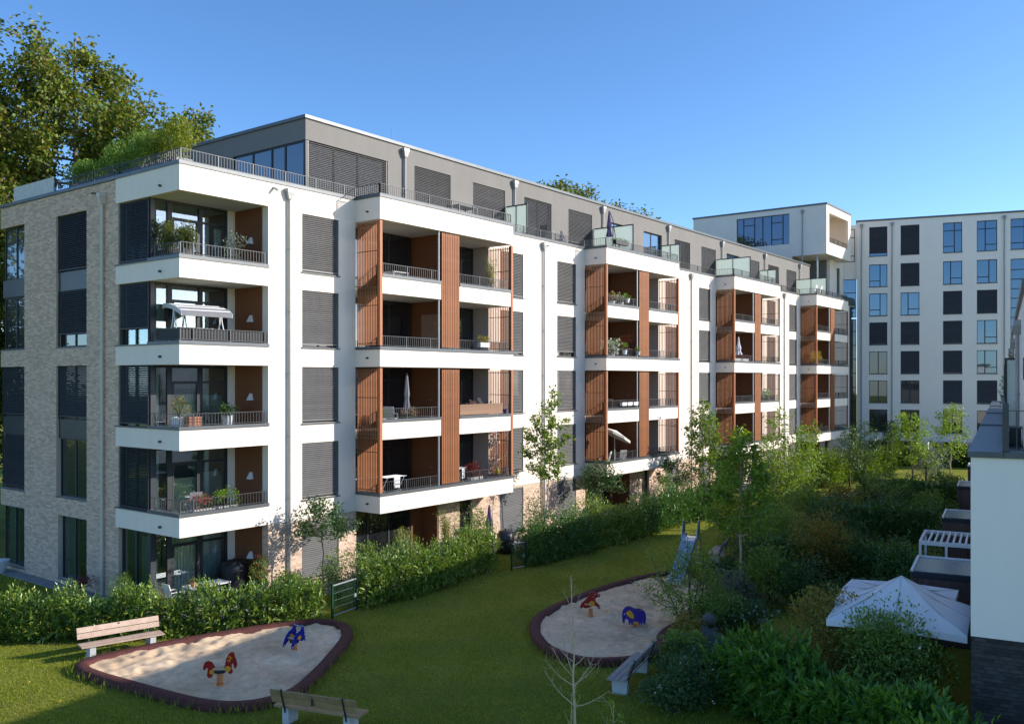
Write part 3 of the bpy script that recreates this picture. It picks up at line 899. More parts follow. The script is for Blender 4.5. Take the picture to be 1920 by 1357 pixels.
# --- projecting bays
SLAT_LEN = 5.06
slat_mesh = MB().box(-0.026, 0.026, -0.016, 0.016, 0, SLAT_LEN).mesh('slat'); slat_mesh.materials.append(M['wood'])
board_mesh = MB().box(-0.046, 0.046, -0.018, 0.018, 0, SLAT_LEN).mesh('slat'); board_mesh.materials.append(M['wood'])
def screen(x0, y0, x1, y1, z0, n, mesh, post=None, rz=0.0):
    """wooden screen > slats; frame rods run behind"""
    back = 0.03 if rz == 0.0 and x0 == x1 else 0.0
    o = MB().bar((x0, y0, z0 + 0.012), (x1, y1, z0 + 0.012), 0.05, 0.022).obj('screen', 'steel', ab)
    L = math.hypot(x1 - x0, y1 - y0)
    for zz in (0.10, 1.66, 2.30, 2.46, 3.9, SLAT_LEN - 0.08):
        me = cached(('rod', round(L, 3), x0 == x1), lambda: MB().bar((0, 0, 0), (x1 - x0, y1 - y0, 0), 0.02, 0.028), 'steel')
        link('rod', me, o, (x0, y0, z0 + zz))
    for i in range(n):
        t = (i + 0.5) / n
        link('slat', mesh, o, (x0 + (x1 - x0) * t, y0 + (y1 - y0) * t, z0 + 0.025), rz)
    return o

def bay(k):
    X0, X1 = BX[k], BX[k] + BW[k]
    # wrapping bands
    for l in (0, 2, 4):
        s, t, c = SOF[l], TOP[l], COP[l]
        b = MB().box(X0, X1, YF, YF + 0.2, s, t).box(X0, X0 + 0.2, YF + 0.2, 0.0, s, t).box(X1 - 0.2, X1, YF + 0.2, 0.0, s, t).obj('balcony_parapet', 'plaster', ab)
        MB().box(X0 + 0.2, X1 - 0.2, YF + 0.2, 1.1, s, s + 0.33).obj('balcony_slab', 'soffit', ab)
        MB().box(X0 - 0.04, X1 + 0.04, YF - 0.04, YF + 0.24, t + 0.002, c).box(X0 - 0.04, X0 + 0.24, YF + 0.24, -0.045, t + 0.002, c).box(X1 - 0.24, X1 + 0.04, YF + 0.24, -0.045, t + 0.002, c).obj('coping', 'coping', b)
        MB().tube([(X0 - 0.10, -0.75, s + 0.36), (X0 + 0.01, -0.75, s + 0.36)], 0.04, 8).obj('spout', 'steel', b)
        if l < 4:
            railing_mb([(X0 + 0.18, YF + 0.13), (X0 + 3.66, YF + 0.13)], c).obj('railing', 'rail', b)
            railing_mb([(X0 + 5.05, YF + 0.13), (X1 - 0.16, YF + 0.13)], c).obj('railing', 'rail', b)
    for l in (1, 3):
        s, t, c = SOF[l], TOP[l], COP[l]
        for a, e, ra, re in ((X0 + 0.15, X0 + 3.77, X0 + 0.2, X0 + 3.62), (X0 + 5.02, X1 - 0.15, X0 + 5.06, X1 - 0.2)):
            b = MB().box(a, e, YF + 0.03, YF + 0.2, s, t).obj('balcony_parapet', 'plaster', ab)
            MB().box(a, e, YF - 0.01, YF + 0.24, t + 0.002, c).obj('coping', 'coping', b)
            railing_mb([(ra, YF + 0.13), (re, YF + 0.13)], c).obj('railing', 'rail', b)
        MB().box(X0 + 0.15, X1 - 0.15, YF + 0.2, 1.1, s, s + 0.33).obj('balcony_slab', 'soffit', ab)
    # screens of the two tiers
    for z0 in (3.56, 9.60):
        screen(X0 + 0.07, YF + 0.14, X0 + 0.07, -0.03, z0, 13, slat_mesh)
        screen(X0 + 3.80, YF + 0.03, X0 + 5.0, YF + 0.03, z0, 10, board_mesh)
        screen(X1 - 0.07, YF + 0.14, X1 - 0.07, -0.03, z0, 12, slat_mesh)
        p = MB().box(X0, X0 + 0.14, YF, YF + 0.12, z0, z0 + SLAT_LEN + 0.05)
        p.obj('corner_post', 'postwood', ab)
        MB().box(X1 - 0.14, X1, YF, YF + 0.12, z0, z0 + SLAT_LEN + 0.05).obj('corner_post', 'postwood', ab)
    for l in range(1, 5):
        MB().tube([(X0 + 3.72, YF + 0.13, COP[l - 1]), (X0 + 3.72, YF + 0.13, SOF[l] - 0.002)], 0.045, 8).obj('post', 'galv', ab)
    # recess: back glazing, dividing wall, side walls
    for l in range(0, 5):
        zf, zc = FLO[l], SOF[l]
        if l == 0:
            zf = 0.03
        h = round(zc - zf - 0.012, 3)
        window(ab, X0 + 0.3, 0.80, zf + 0.004, 3.95, h, vs=(1.3, 2.6), hs=((0.06, 3.89, h - 0.55),) if l in (1, 2) else (), sill=False, glass='pane')
        if l > 0:
            window(ab, X0 + 4.72, 0.80, zf + 0.004, 4.1, h, vs=(1.4, 3.2), hs=((0.06, 4.0, h - 0.55),), sill=False, glass='pane')
            MB().box(X1 - 0.14, X1, 0.002, 1.1, SOF[l - 1] + 0.335, zc - 0.002).obj('wall', 'taupe', ab)
            MB().box(X0, X0 + 0.14, 0.352, 1.1, SOF[l - 1] + 0.335, zc - 0.002).obj('wall', 'taupe', ab)
            MB().box(X0 + 4.42, X0 + 4.58, YF + 0.26, 1.1, SOF[l - 1] + 0.335, zc - 0.002).obj('wood_panel', 'woodwall', ab)
        else:
            MB().box(X0 + 5.12, X0 + 5.198, 0.03, 1.1, 0, zc - 0.002).obj('wood_panel', 'woodwall', ab)
            MB().box(X0 + 4.3, X0 + 5.1, 0.9, 1.1, 0, zc - 0.002).obj('wood_panel', 'woodwall', ab)
            MB().box(X0 + 0.0, X0 + 0.1, 0.37, 1.1, 0, zc - 0.002).obj('wall', 'mortar', ab)
        if l > 0:
            MB().tube([(X0 + 4.36, -0.35, zf + 1.15), (X0 + 4.42, -0.35, zf + 1.15)], 0.02, 6).tube([(X0 + 4.36, -0.35, zf + 1.15), (X0 + 4.36, -0.22, zf + 1.15)], 0.016, 6).obj('door_handle', 'galv', ab)
    # back of the building behind the recess
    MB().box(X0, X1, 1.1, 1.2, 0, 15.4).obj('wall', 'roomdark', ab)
for k in range(4): bay(k)
# wooden door leaf standing ajar in the first bay
MB().box(BX[0] + 4.34, BX[0] + 4.415, -1.0, 0.3, FLO[3] + 0.25, FLO[3] + 2.05).obj('door', 'reed', ab)

# --- terrace deck, terrace railings
MB().box(0.21, XE, 0.24, 13.3, 15.3, 15.67).obj('terrace_deck', 'paving', ab)
for k in range(4):
    MB().box(BX[k] + 0.2, BX[k] + 8.8, YF + 0.2, 0.24, 15.3, 15.62).obj('terrace_deck', 'paving', ab)
cp = MB()
edges = [3.74] + [v for k in range(4) for v in (BX[k] - 0.04, BX[k] + 9.04)] + [XE]
for a, b in zip(edges[0::2], edges[1::2]):
    cp.box(a, b, -0.04, 0.24, 15.672, 15.80)
cp.box(0.21, XE, 13.5, 13.75, 15.672, 15.80)
cp.obj('coping', 'coping', ab)
z = 15.80
railing_mb([(0.08, 9.0), (0.08, 0.1), (BX[0] + 0.08, 0.1)], z).obj('railing', 'rail', ab)
for k in range(4):
    X0, X1 = BX[k], BX[k] + BW[k]
    railing_mb([(X0 + 0.08, 0.1), (X0 + 0.08, YF + 0.1), (X1 - 0.08, YF + 0.1), (X1 - 0.08, 0.1)], z).obj('railing', 'rail', ab)
    if k < 3: railing_mb([(X1 - 0.04, 0.1), (BX[k + 1] + 0.04, 0.1)], z).obj('railing', 'rail', ab)
for i in range(7):
    MB().box(0.06, 0.09, 9.1 + i * 0.5, 9.59 + i * 0.5, 15.82, 16.45).obj('privacy_panel', 'offwhite', ab)
# glass dividers on the terrace
for x, y0 in ((20.5, 0.15), (29.4, -1.2), (38.2, 0.15), (47.2, -1.2), (56.0, 0.15), (64.8, -1.2)):
    f = MB().box(x, x + 0.06, y0, y0 + 0.06, 15.82, 17.5).box(x, x + 0.06, y0 + 0.06, 1.55, 17.44, 17.5).box(x, x + 0.06, y0 + 0.06, 1.55, 15.9, 15.95).box(x, x + 0.06, (y0 + 1.6) / 2, (y0 + 1.6) / 2 + 0.04, 15.95, 17.44).obj('glass_divider', 'frame', ab)
    MB().box(x + 0.02, x + 0.04, y0 + 0.062, 1.55, 15.952, 17.438).obj('frosted_pane', 'frost', f)

# --- penthouse
PX0, PX1, PY = 6.84, 68.45, 1.6
ph = []
pw = [(13.41, 16.02, 15.85, 18.36, 'b'), (17.77, 20.46, 15.85, 18.33, 'b'), (22.2, 24.84, 15.85, 18.3, 'b'), (26.61, 29.22, 15.85, 18.3, 'h'),
      (31.31, 33.8, 15.85, 18.2, 'g'), (35.74, 38.32, 15.85, 18.2, 'g'), (40.26, 42.72, 15.85, 18.2, 'b'), (44.61, 47.16, 15.85, 18.2, 'b'),
      (49.2, 51.7, 15.85, 18.2, 'g'), (53.4, 55.9, 15.85, 18.2, 'b'), (57.9, 60.4, 15.85, 18.2, 'b'), (62.3, 64.8, 15.85, 18.2, 'b')]
pops = [(a, b, c, d) for a, b, c, d, _ in pw] + [(PX0, 11.63, 15.8, 18.22)]
wallgrid(MB(), PX0, PX1, 15.67, 19.1, pops, PY, PY + 0.3, 'x').obj('penthouse_wall', 'greyplaster', ab)
wallgrid(MB(), PY + 0.3, 12.3, 15.67, 19.1, [(PY, 6.6, 15.8, 18.22)], PX0, PX0 + 0.3, 'y').obj('penthouse_wall', 'greyplaster', ab)
MB().box(PX0, PX1, 12.3, 12.6, 15.67, 19.1).box(PX1 - 0.3, PX1, PY + 0.3, 12.3, 15.67, 19.1).obj('penthouse_wall', 'greyplaster', ab)
rf = MB().box(PX0 + 0.1, PX1, PY + 0.1, 12.5, 18.9, 19.08).obj('roof', 'roofing', ab)
MB().box(PX0 - 0.08, PX1, PY - 0.08, PY + 0.3, 19.102, 19.24).box(PX0 - 0.08, PX0 + 0.3, PY + 0.3, 12.7, 19.102, 19.24).box(PX0 + 0.3, PX1, 12.4, 12.7, 19.102, 19.24).obj('roof_edge', 'coping', rf)
for x in (12.4, 30.3, 48.0, 60.0):
    MB().tube([(x, PY + 0.5, 19.0), (x, PY + 0.5, 20.0)], 0.012, 5).obj('lightning_rod', 'galv', rf)
for i, (a, b, c, d, kd) in enumerate(pw):
    window(ab, a, PY, c, b - a, d - c, vs=((b - a) * 0.55,) if kd != 'g' else ((b - a) * 0.5,), hs=() if kd != 'g' else (1.1,),
           blind={'b': 0.985, 'h': 0.80, 'g': None}[kd], tilt=(0.8, 0.95, 0.7, 0.9)[i % 4], sill=False, bmat='midblind', glass='panesky' if kd == 'g' else 'pane')
window(ab, PX0 + 0.16, PY, 15.85, 4.6, 2.36, vs=(1.5, 2.9), blind=0.99, tilt=0.6, sill=False, bmat='midblind')
window(ab, PX0, 6.6, 15.85, 4.85, 2.36, rz=-math.pi / 2, vs=(1.4, 2.7, 3.6), sill=False, glass='pane', fy=0.06)
MB().box(PX0 + 0.01, PX0 + 0.15, PY + 0.01, PY + 0.14, 15.85, 18.2).obj('corner_post', 'frame', ab)
MB().box(PX0 + 0.12, PX0 + 0.19, 5.0, 6.5, 15.9, 18.15).obj('blind', 'blind', ab)
for x in (12.68, 21.22, 30.4, 39.2, 48.2, 57.0, 65.6):
    downpipe(ab, x, PY, 15.7, 19.0)
for x in (4.64, 21.72, 39.5, 57.3):
    downpipe(ab, x, 0.0, 0.0, 15.55)
downpipe(ab, 0.0, 5.04, 0.0, 15.25, 'cream', (-1, 0), 0.06)
for x in (3.95, 21.9):
    MB().tube([(x, -0.25, 15.38), (x, 0.01, 15.50)], 0.05, 8).obj('spout', 'galv', ab)
MB().tube([(-0.22, 5.6, 15.3), (0.02, 5.6, 15.33)], 0.03, 6).obj('spout', 'steel', ab)

# ------------------------------------------------------------------ corner building with overhanging top storey
cb = thing('corner_building', 'white corner building whose top storey juts out over the end of the long block', 'apartment building')
ops = [(3.6, 9.04, 21.45, 24.4), (3.6, 8.3, 17.0, 19.2)]
wallgrid(MB(), 0.3, 13.8, 20.2, 24.9, ops[:1], 68.5, 68.8, 'y').obj('wall', 'plaster', cb)
wallgrid(MB(), 3.4, 13.8, 0.0, 20.2, ops[1:], 68.5, 68.8, 'y').obj('wall', 'plaster', cb)
# open front of the jutting box
wallgrid(MB(), 68.5, 76.0, 20.2, 24.9, [(69.3, 75.2, 21.35, 24.2)], 0.0, 0.3, 'x').obj('wall', 'plaster', cb)
MB().box(68.8, 76.0, 0.3, 13.8, 20.2, 20.5).obj('floor_slab', 'plaster', cb)
MB().box(75.7, 76.0, 0.3, 13.8, 20.5, 24.9).box(68.8, 75.7, 13.5, 13.8, 20.5, 24.9).obj('wall', 'plaster', cb)
MB().box(68.8, 75.7, 3.0, 3.2, 20.5, 24.9).obj('wall', 'plaster', cb)
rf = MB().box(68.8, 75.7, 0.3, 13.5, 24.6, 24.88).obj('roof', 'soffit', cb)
MB().box(68.42, 76.08, -0.08, 13.88, 24.902, 25.06).obj('roof_edge', 'coping', rf)
railing_mb([(69.35, 0.12), (75.15, 0.12)], 21.35, 0.55).obj('railing', 'rail', cb)
window(cb, 68.5, 9.04, 21.45, 5.44, 2.95, rz=-math.pi / 2, vs=(0.7, 1.85, 2.7, 3.6, 4.75), hs=((0.7, 1.85, 0.55), (0.7, 1.85, 2.2), (3.6, 4.75, 0.55), (3.6, 4.75, 2.2)), glass='panenavy', sill=False)
window(cb, 68.5, 8.3, 17.0, 4.7, 2.2, rz=-math.pi / 2, vs=(1.2, 2.6), glass='panenavy', sill=False)
downpipe(cb, 68.5, 2.3, 15.8, 24.6, 'pipe', (-1, 0))
# recess below the box, and the wing beside it
wallgrid(MB(), 68.8, 73.2, 15.7, 20.2, [(69.9, 72.3, 15.9, 19.6)], 3.4, 3.6, 'x').obj('wall', 'darkplaster', cb)
window(cb, 69.9, 3.4, 15.9, 2.4, 3.7, vs=(1.2,), sill=False)
MB().box(69.0, 69.12, 1.0, 1.12, 15.8, 20.198).obj('column', 'galv', cb)
wallgrid(MB(), 73.2, 77.7, 15.81, 20.2, [(75.4, 76.5, 16.9, 19.6)], 1.2, 1.5, 'x').obj('wall', 'plaster', cb)
window(cb, 75.4, 1.2, 16.9, 1.1, 2.7, sill=True)
MB().box(73.2, 73.5, 1.5, 3.4, 15.81, 20.2).obj('wall', 'darkplaster', cb)
MB().box(73.6, 77.0, -0.1, 0.0, 15.8, 16.5).obj('balcony_parapet', 'steel', cb)
MB().box(70.5, 77.7, 0.02, 3.4, 15.6, 15.79).obj('terrace_deck', 'paving', cb)
MB().box(75.61, 77.7, 0.4, 13.7, 0.0, 15.6).obj('wall', 'spandrel', cb)
MB().box(68.8, 77.7, 13.4, 13.7, 15.7, 20.2).obj('wall', 'plaster', cb)

# ------------------------------------------------------------------ block at the end of the courtyard
eb = thing('apartment_block', 'pale seven storey apartment block closing the far end of the courtyard, rows of square windows', 'apartment building', (77.8, -0.1, 0), R(-75.1))
cols = [(1.19, 1.72), (4.16, 1.74), (8.05, 1.72), (11.07, 1.78)]
rows = [(20.85, 23.85)] + [(17.7 - 2.97 * i, 20.0 - 2.97 * i) for i in range(6)] + [(0.25, 1.95)]
pat = {  # B closed dark blind, L/R sash to one side, D dark glass, T tall with transom
    0: 'BBTT', 1: 'LBRL', 2: 'LRBB', 3: 'BBBR', 4: 'DBBR', 5: 'DDBB', 6: 'DDDD', 7: 'BDDD'}
bops = []
for x, w in cols:
    for a, b in rows: bops.append((x, x + w, a, b))
bops += [(14.0, 15.2, 20.85, 23.85), (14.0, 19.5, 2.2, 19.95)]
xmore = [(20.6, 1.75), (23.6, 1.75)]
for x, w in xmore:
    for a, b in rows: bops.append((x, x + w, a, b))
wallgrid(MB(), 0.0, 26.0, 1.98, 24.45, bops, 0.0, 0.35, 'x').obj('wall', 'coolplaster', eb)
wallgrid(MB(), 0.0, 26.0, 0.0, 1.98, bops, 0.02, 0.36, 'x').obj('brick_wall', 'mortar', eb)
rbk = random.Random(8)
lay_bricks(eb, brick_rects(0.0, 16.0, 0.0, 1.96, bops, 0.5, 0.147, 0.02), lambda u, t, z: (u, 0.02 - t, z), Vector((0, -90, 5)), 'brick', 0, rbk, 0.48)
MB().box(0.0, 26.0, 0.36, 12.0, 24.2, 24.45).obj('roof', 'roofing', eb)
MB().box(0.0, 0.3, 0.36, 12, 0, 24.2).obj('wall', 'coolplaster', eb)
MB().box(25.7, 26.0, 0.36, 12, 0, 24.2).obj('wall', 'coolplaster', eb)
MB().box(0.3, 25.7, 11.7, 12, 0, 24.2).obj('wall', 'coolplaster', eb)
MB().box(-0.08, 26.1, -0.1, 12.1, 24.452, 24.62).obj('roof_edge', 'coping', eb)
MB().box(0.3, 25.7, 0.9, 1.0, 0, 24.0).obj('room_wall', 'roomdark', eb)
for ri, (a, b) in enumerate(rows):
    for ci, (x, w) in enumerate(cols + xmore):
        kd = pat[ri][ci] if ci < 4 else 'BLDRBD'[(ri + ci) % 6]
        h = b - a
        kw = dict(sill=True, fy=0.17)
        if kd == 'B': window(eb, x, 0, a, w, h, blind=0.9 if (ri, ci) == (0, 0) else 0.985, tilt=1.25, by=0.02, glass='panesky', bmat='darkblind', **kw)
        elif kd == 'L': window(eb, x, 0, a, w, h, vs=(w * 0.6,), hs=((0.06, w * 0.6, 0.62),), glass='panesky', **kw)
        elif kd == 'R': window(eb, x, 0, a, w, h, vs=(w * 0.4,), hs=((w * 0.4, w - 0.06, 0.62),), glass='panesky', **kw)
        elif kd == 'T': window(eb, x, 0, a, w, h, vs=(w * (0.6 if ci == 2 else 0.42),), hs=(h - 0.8, (0.06, w * 0.6, 0.65) if ci == 2 else (w * 0.42, w - 0.06, 0.65)), glass='panesky', **kw)
        else: window(eb, x, 0, a, w, h, vs=(w * 0.5,), glass='pane', **kw)
window(eb, 14.0, 0, 20.85, 1.2, 3.0, hs=(0.65, 2.2), glass='panesky', fy=0.1)
window(eb, 14.0, 0, 2.2, 5.5, 17.75, vs=(2.6,), hs=tuple(0.9 + 0.93 * i for i in range(18)), glass='panesky', sill=False, fy=0.1)
for x in (0.45, 3.35, 13.45):
    downpipe(eb, x, 0, 0, 24.2, 'pipe')
# glazed stair strip where the blocks meet
MB().box(-2.2, 0.0, 0.3, 0.6, 18.6, 24.2).obj('wall', 'coolplaster', eb)
window(eb, -1.9, 0.28, 0.2, 1.85, 14.3, vs=(0.9,), hs=tuple(1.4 + 1.45 * i for i in range(9)), glass='pane', sill=False, fy=0.06)
window(eb, -1.9, 0.28, 14.6, 1.85, 4.0, hs=(1.2, 2.6), glass='panesky', sill=False, fy=0.06)
window(eb, -1.5, 0.28, 20.4, 1.3, 3.4, hs=(0.6, 2.5), glass='frost', sill=False, fy=0.0)

# ------------------------------------------------------------------ terraced houses on the right
KX, KY, KR = 3.59, -24.09, R(8.6)
th = thing('terraced_house', 'white terraced house row with dark brick base and roof terrace at the right edge', 'house', (KX, KY, 0), KR)
LEN = 50.0
def hw(p):   # house point -> world
    c, s = math.cos(KR), math.sin(KR)
    return Vector((KX + p[0] * c - p[1] * s, KY + p[0] * s + p[1] * c, p[2] if len(p) > 2 else 0.0))
MB().box(0.0, LEN, -9.0, 0.0, 2.68, 6.53).obj('wall', 'coolplaster', th)
MB().box(0.02, LEN, -9.0, -0.02, 0.0, 2.68).obj('brick_wall', 'darkmortar', th)
rd = random.Random(21)
fr = brick_rects(-2.6, 0.0, 0.0, 2.66, [], 0.25, 0.083, 0.011)
c_, s_ = math.cos(KR), math.sin(KR)
lc = Vector((-21.77, -0.6, 8.2))
lay_bricks(th, fr, lambda u, t, z: (0.02 - t, u, z), lc, 'darkbrick', 240, rd, 0.239)
cp = MB()
for i in range(14):
    a, b = -0.06 + i * 4.1, -0.06 + (i + 1) * 4.1 - 0.012
    if a > LEN: break
    if b > LEN: b = LEN
    cp.box(a, b, -0.62, 0.06, 6.532, 6.66 + (0.05 if i >= 1 else 0.0) * (i % 3 == 0))
cp.box(-0.06, 0.5, -9.06, -0.632, 6.532, 6.66)
cp.obj('coping', 'coping', th)
MB().box(33.5, LEN, -9.0, -1.05, 6.5, 6.56).obj('roof', 'roofing', th)
MB().box(0.5, LEN, -1.05, -0.63, 6.5, 6.56).obj('terrace_deck', 'steel', th)
railing_mb([(0.12, -1.9), (0.12, -0.66), (30.0, -0.66)], 6.66, 0.88, 0.2, 0.02).obj('railing', 'rail', th)
MB().box(0.05, 0.17, -0.72, -0.60, 6.662, 7.68).obj('railing_post', 'rail', th)
MB().box(1.2, 33.5, -9.0, -1.05, 6.56, 10.25).obj('penthouse_wall', 'coolplaster', th)
rr = MB().box(0.9, 33.8, -9.1, -0.97, 10.252, 10.42).obj('roof_edge', 'coping', th)
for i in range(3):
    x = 6.9 + 12.9 * i
    downpipe(th, x, -1.05, 6.56, 9.85, 'pipe', (0, 1), 0.055)
for x in (9.0, 21.9, 34.8):
    f = MB().box(x, x + 0.06, -0.72, -0.66, 6.6, 8.85).box(x, x + 0.06, -0.66, -0.64, 6.6, 6.7).box(x, x + 0.06, -1.04, -0.72, 8.79, 8.85).obj('glass_divider', 'frame', th)
    MB().box(x + 0.02, x + 0.04, -1.04, -0.722, 6.66, 8.788).obj('frosted_pane', 'frost', f)
MB().box(1.6, 2.4, -1.049, -1.02, 8.2, 8.7).obj('wall_lamp', 'black', th)
for i in range(4):
    window(th, 3.0 + 12.9 * i + 3, -0.0, 0.3, 2.4, 2.2, rz=math.pi, vs=(1.2,), sill=False)
    window(th, 3.0 + 12.9 * i + 3, 0.0, 3.6, 2.4, 2.2, rz=math.pi, vs=(1.2,), sill=False)

# garden sheds against the row
def shed(x, w, d, h, label):
    t = thing('garden_shed', label, 'shed', hw((x, 0.0)), KR, 'timber sheds along the terraced houses')
    n = 12
    body = MB().box(0.03, d - 0.03, 0.03, w - 0.03, 0.0, h - 0.2).obj('shed_body', 'shedfascia', t)
    bd = MB()
    for i in range(n):
        a = 0.03 + (w - 0.06) * i / n
        me = cached(('board', round((w - 0.06) / n, 4), round(h, 3)), lambda: MB().box(0.0, 0.028, 0.004, (w - 0.06) / n - 0.004, 0.02, h - 0.22), 'shedwood')
        link('board', me, t, (0.0, a, 0))
    for i in range(14):
        a = (d) * i / 14
        me = cached(('sideboard', round(d / 14, 4), round(h, 3)), lambda: MB().box(0.004, d / 14 - 0.004, 0.0, 0.028, 0.02, h - 0.22), 'shedwood')
        link('board', me, t, (a, w - 0.03, 0))
    r = MB().box(-0.03, d, -0.0, w + 0.02, h - 0.198, h - 0.03).obj('roof', 'shedfascia', t)
    MB().box(0.05, d - 0.08, 0.02, w - 0.06, h - 0.028, h - 0.012).obj('roof_sheet', 'shedroof', r)
    MB().box(-0.03, d, w - 0.055, w + 0.025, h - 0.028, h + 0.035).box(d - 0.07, d, 0.0, w - 0.06, h - 0.028, h + 0.035).obj('roof_rim', 'white', r)
    return t
shed(8.9, 1.9, 2.6, 2.25, 'brown timber shed with flat greenish roof, nearest to the white parasols')
shed(21.4, 1.68, 2.6, 2.25, 'brown timber shed with flat roof just behind the white pergola frame')
shed(34.6, 1.62, 2.6, 2.25, 'brown timber shed with dark fascia, second farthest of the row')
shed(47.6, 1.5, 2.6, 2.25, 'small dark timber shed farthest along the terraced house row')
pg = thing('pergola', 'white slatted pergola frame between two brown timber sheds', 'pergola', hw((13.8, 0.0)), KR)
m = MB()
for a, b in ((0.0, 2.05), (0.0, 1.2), (2.6, 2.05)):
    MB().box(a, a + 0.08, b - 0.08, b, 0.0, 2.25).obj('post', 'white', pg)
m = MB().box(0, 0.08, 0, 2.05, 2.252, 2.40).box(2.6, 2.68, 0, 2.05, 2.252, 2.40).box(0.08, 2.6, 1.97, 2.05, 2.252, 2.40)
m.obj('beam', 'white', pg)
for i in range(9):
    link('slat', cached(('pslat', 1), lambda: MB().box(0.09, 2.59, 0, 0.06, 2.28, 2.38), 'white'), pg, (0, 0.12 + i * 0.2, 0))

# ------------------------------------------------------------------ playground
def pit(name, poly, label, seed, sandz=0.095):
    t = thing('sandpit', label, 'sandpit', (sum(p[0] for p in poly) / len(poly), sum(p[1] for p in poly) / len(poly), 0))
    cx, cy = t.location.x, t.location.y
    P = np.array(poly); n = len(P)
    T = np.roll(P, -1, 0) - np.roll(P, 1, 0); T /= np.linalg.norm(T, axis=1)[:, None]
    area = 0.5 * np.sum(P[:, 0] * np.roll(P[:, 1], -1) - np.roll(P[:, 0], -1) * P[:, 1])
    Nn = np.stack([T[:, 1], -T[:, 0]], 1) * (1 if area > 0 else -1)   # outwards
    prof = [(0.0, -0.05), (0.0, 0.15), (-0.05, 0.20), (-0.30, 0.20), (-0.36, 0.14), (-0.36, -0.05)]
    k = len(prof)
    V = []
    for i in range(n):
        for o, z in prof: V.append((P[i, 0] + Nn[i, 0] * o - cx, P[i, 1] + Nn[i, 1] * o - cy, z))
    F = []
    for i in range(n):
        j = (i + 1) % n
        for a in range(k - 1): F.append((i*k+a, j*k+a, j*k+a+1, i*k+a+1))
    npmesh('rim', np.array(V), np.array(F), 'rubber', t, smooth=True)
    # sand surface: grid clipped to the outline, trampled relief
    rng = np.random.default_rng(seed)
    inner = P - Nn * 0.33
    x0, y0 = inner.min(0); x1, y1 = inner.max(0)
    st = 0.075
    gx = np.arange(x0, x1 + st, st); gy = np.arange(y0, y1 + st, st)
    X, Y = np.meshgrid(gx, gy, indexing='ij')
    Z = np.zeros_like(X)
    for s, amp, nn in ((0.13, 0.042, 1900), (0.30, 0.03, 260), (1.4, 0.03, 12)):
        for _ in range(nn):
            a, b = rng.uniform(x0, x1), rng.uniform(y0, y1)
            i0, i1 = int((a - 2.2 * s - x0) / st), int((a + 2.2 * s - x0) / st) + 1
            j0, j1 = int((b - 2.2 * s - y0) / st), int((b + 2.2 * s - y0) / st) + 1
            i0, j0 = max(i0, 0), max(j0, 0)
            if i1 <= i0 or j1 <= j0: continue
            sx = X[i0:i1, j0:j1]; sy = Y[i0:i1, j0:j1]
            Z[i0:i1, j0:j1] += rng.uniform(-1, 1) * amp * np.exp(-((sx - a) ** 2 + (sy - b) ** 2) / (s * s))
    Z += rng.normal(0, 0.006, Z.shape)
    ok = in_poly(X.ravel(), Y.ravel(), [tuple(p) for p in P - Nn * 0.2]).reshape(X.shape)
    idx = np.arange(X.size).reshape(X.shape)
    q = ok[:-1, :-1] & ok[1:, :-1] & ok[1:, 1:] & ok[:-1, 1:]
    F = np.stack([idx[:-1, :-1][q], idx[1:, :-1][q], idx[1:, 1:][q], idx[:-1, 1:][q]], 1)
    V = np.stack([X.ravel() - cx, Y.ravel() - cy, sandz + np.clip(Z, -0.075, 0.09).ravel()], 1)
    npmesh('sand', V, F, 'sand', t, smooth=True)
    return t
pit('a', PIT_A, 'wedge shaped sandpit with dark red rubber rim between the two benches', 1)
pit('b', PIT_B, 'large rounded sandpit with the slide and the elephant rider in it', 2)

def oval(cx, cz, rx, rz, n=14, rot=0):
    out = []
    for i in range(n):
        t = 2 * math.pi * i / n
        x, z_ = rx * math.cos(t), rz * math.sin(t)
        out.append((cx + x * math.cos(rot) - z_ * math.sin(rot), cz + x * math.sin(rot) + z_ * math.cos(rot)))
    return out

def coil(par, h, r=0.10, turns=5):
    pts = []
    n = turns * 10
    for i in range(n + 1):
        a = 2 * math.pi * turns * i / n
        pts.append((r * math.cos(a), r * math.sin(a), 0.05 + h * i / n))
    MB().tube(pts, 0.022, 6).obj('spring', 'orange', par, smooth=True)
    MB().lathe([(0.13, 0.0), (0.13, 0.05)], 12).obj('base_plate', 'orange', par)

def dots(par, pts, y, r, mat, name):
    for x, z_ in pts:
        MB().tube([(x, y - 0.012, z_), (x, y + 0.012, z_)], r, 10).obj(name, mat, par)

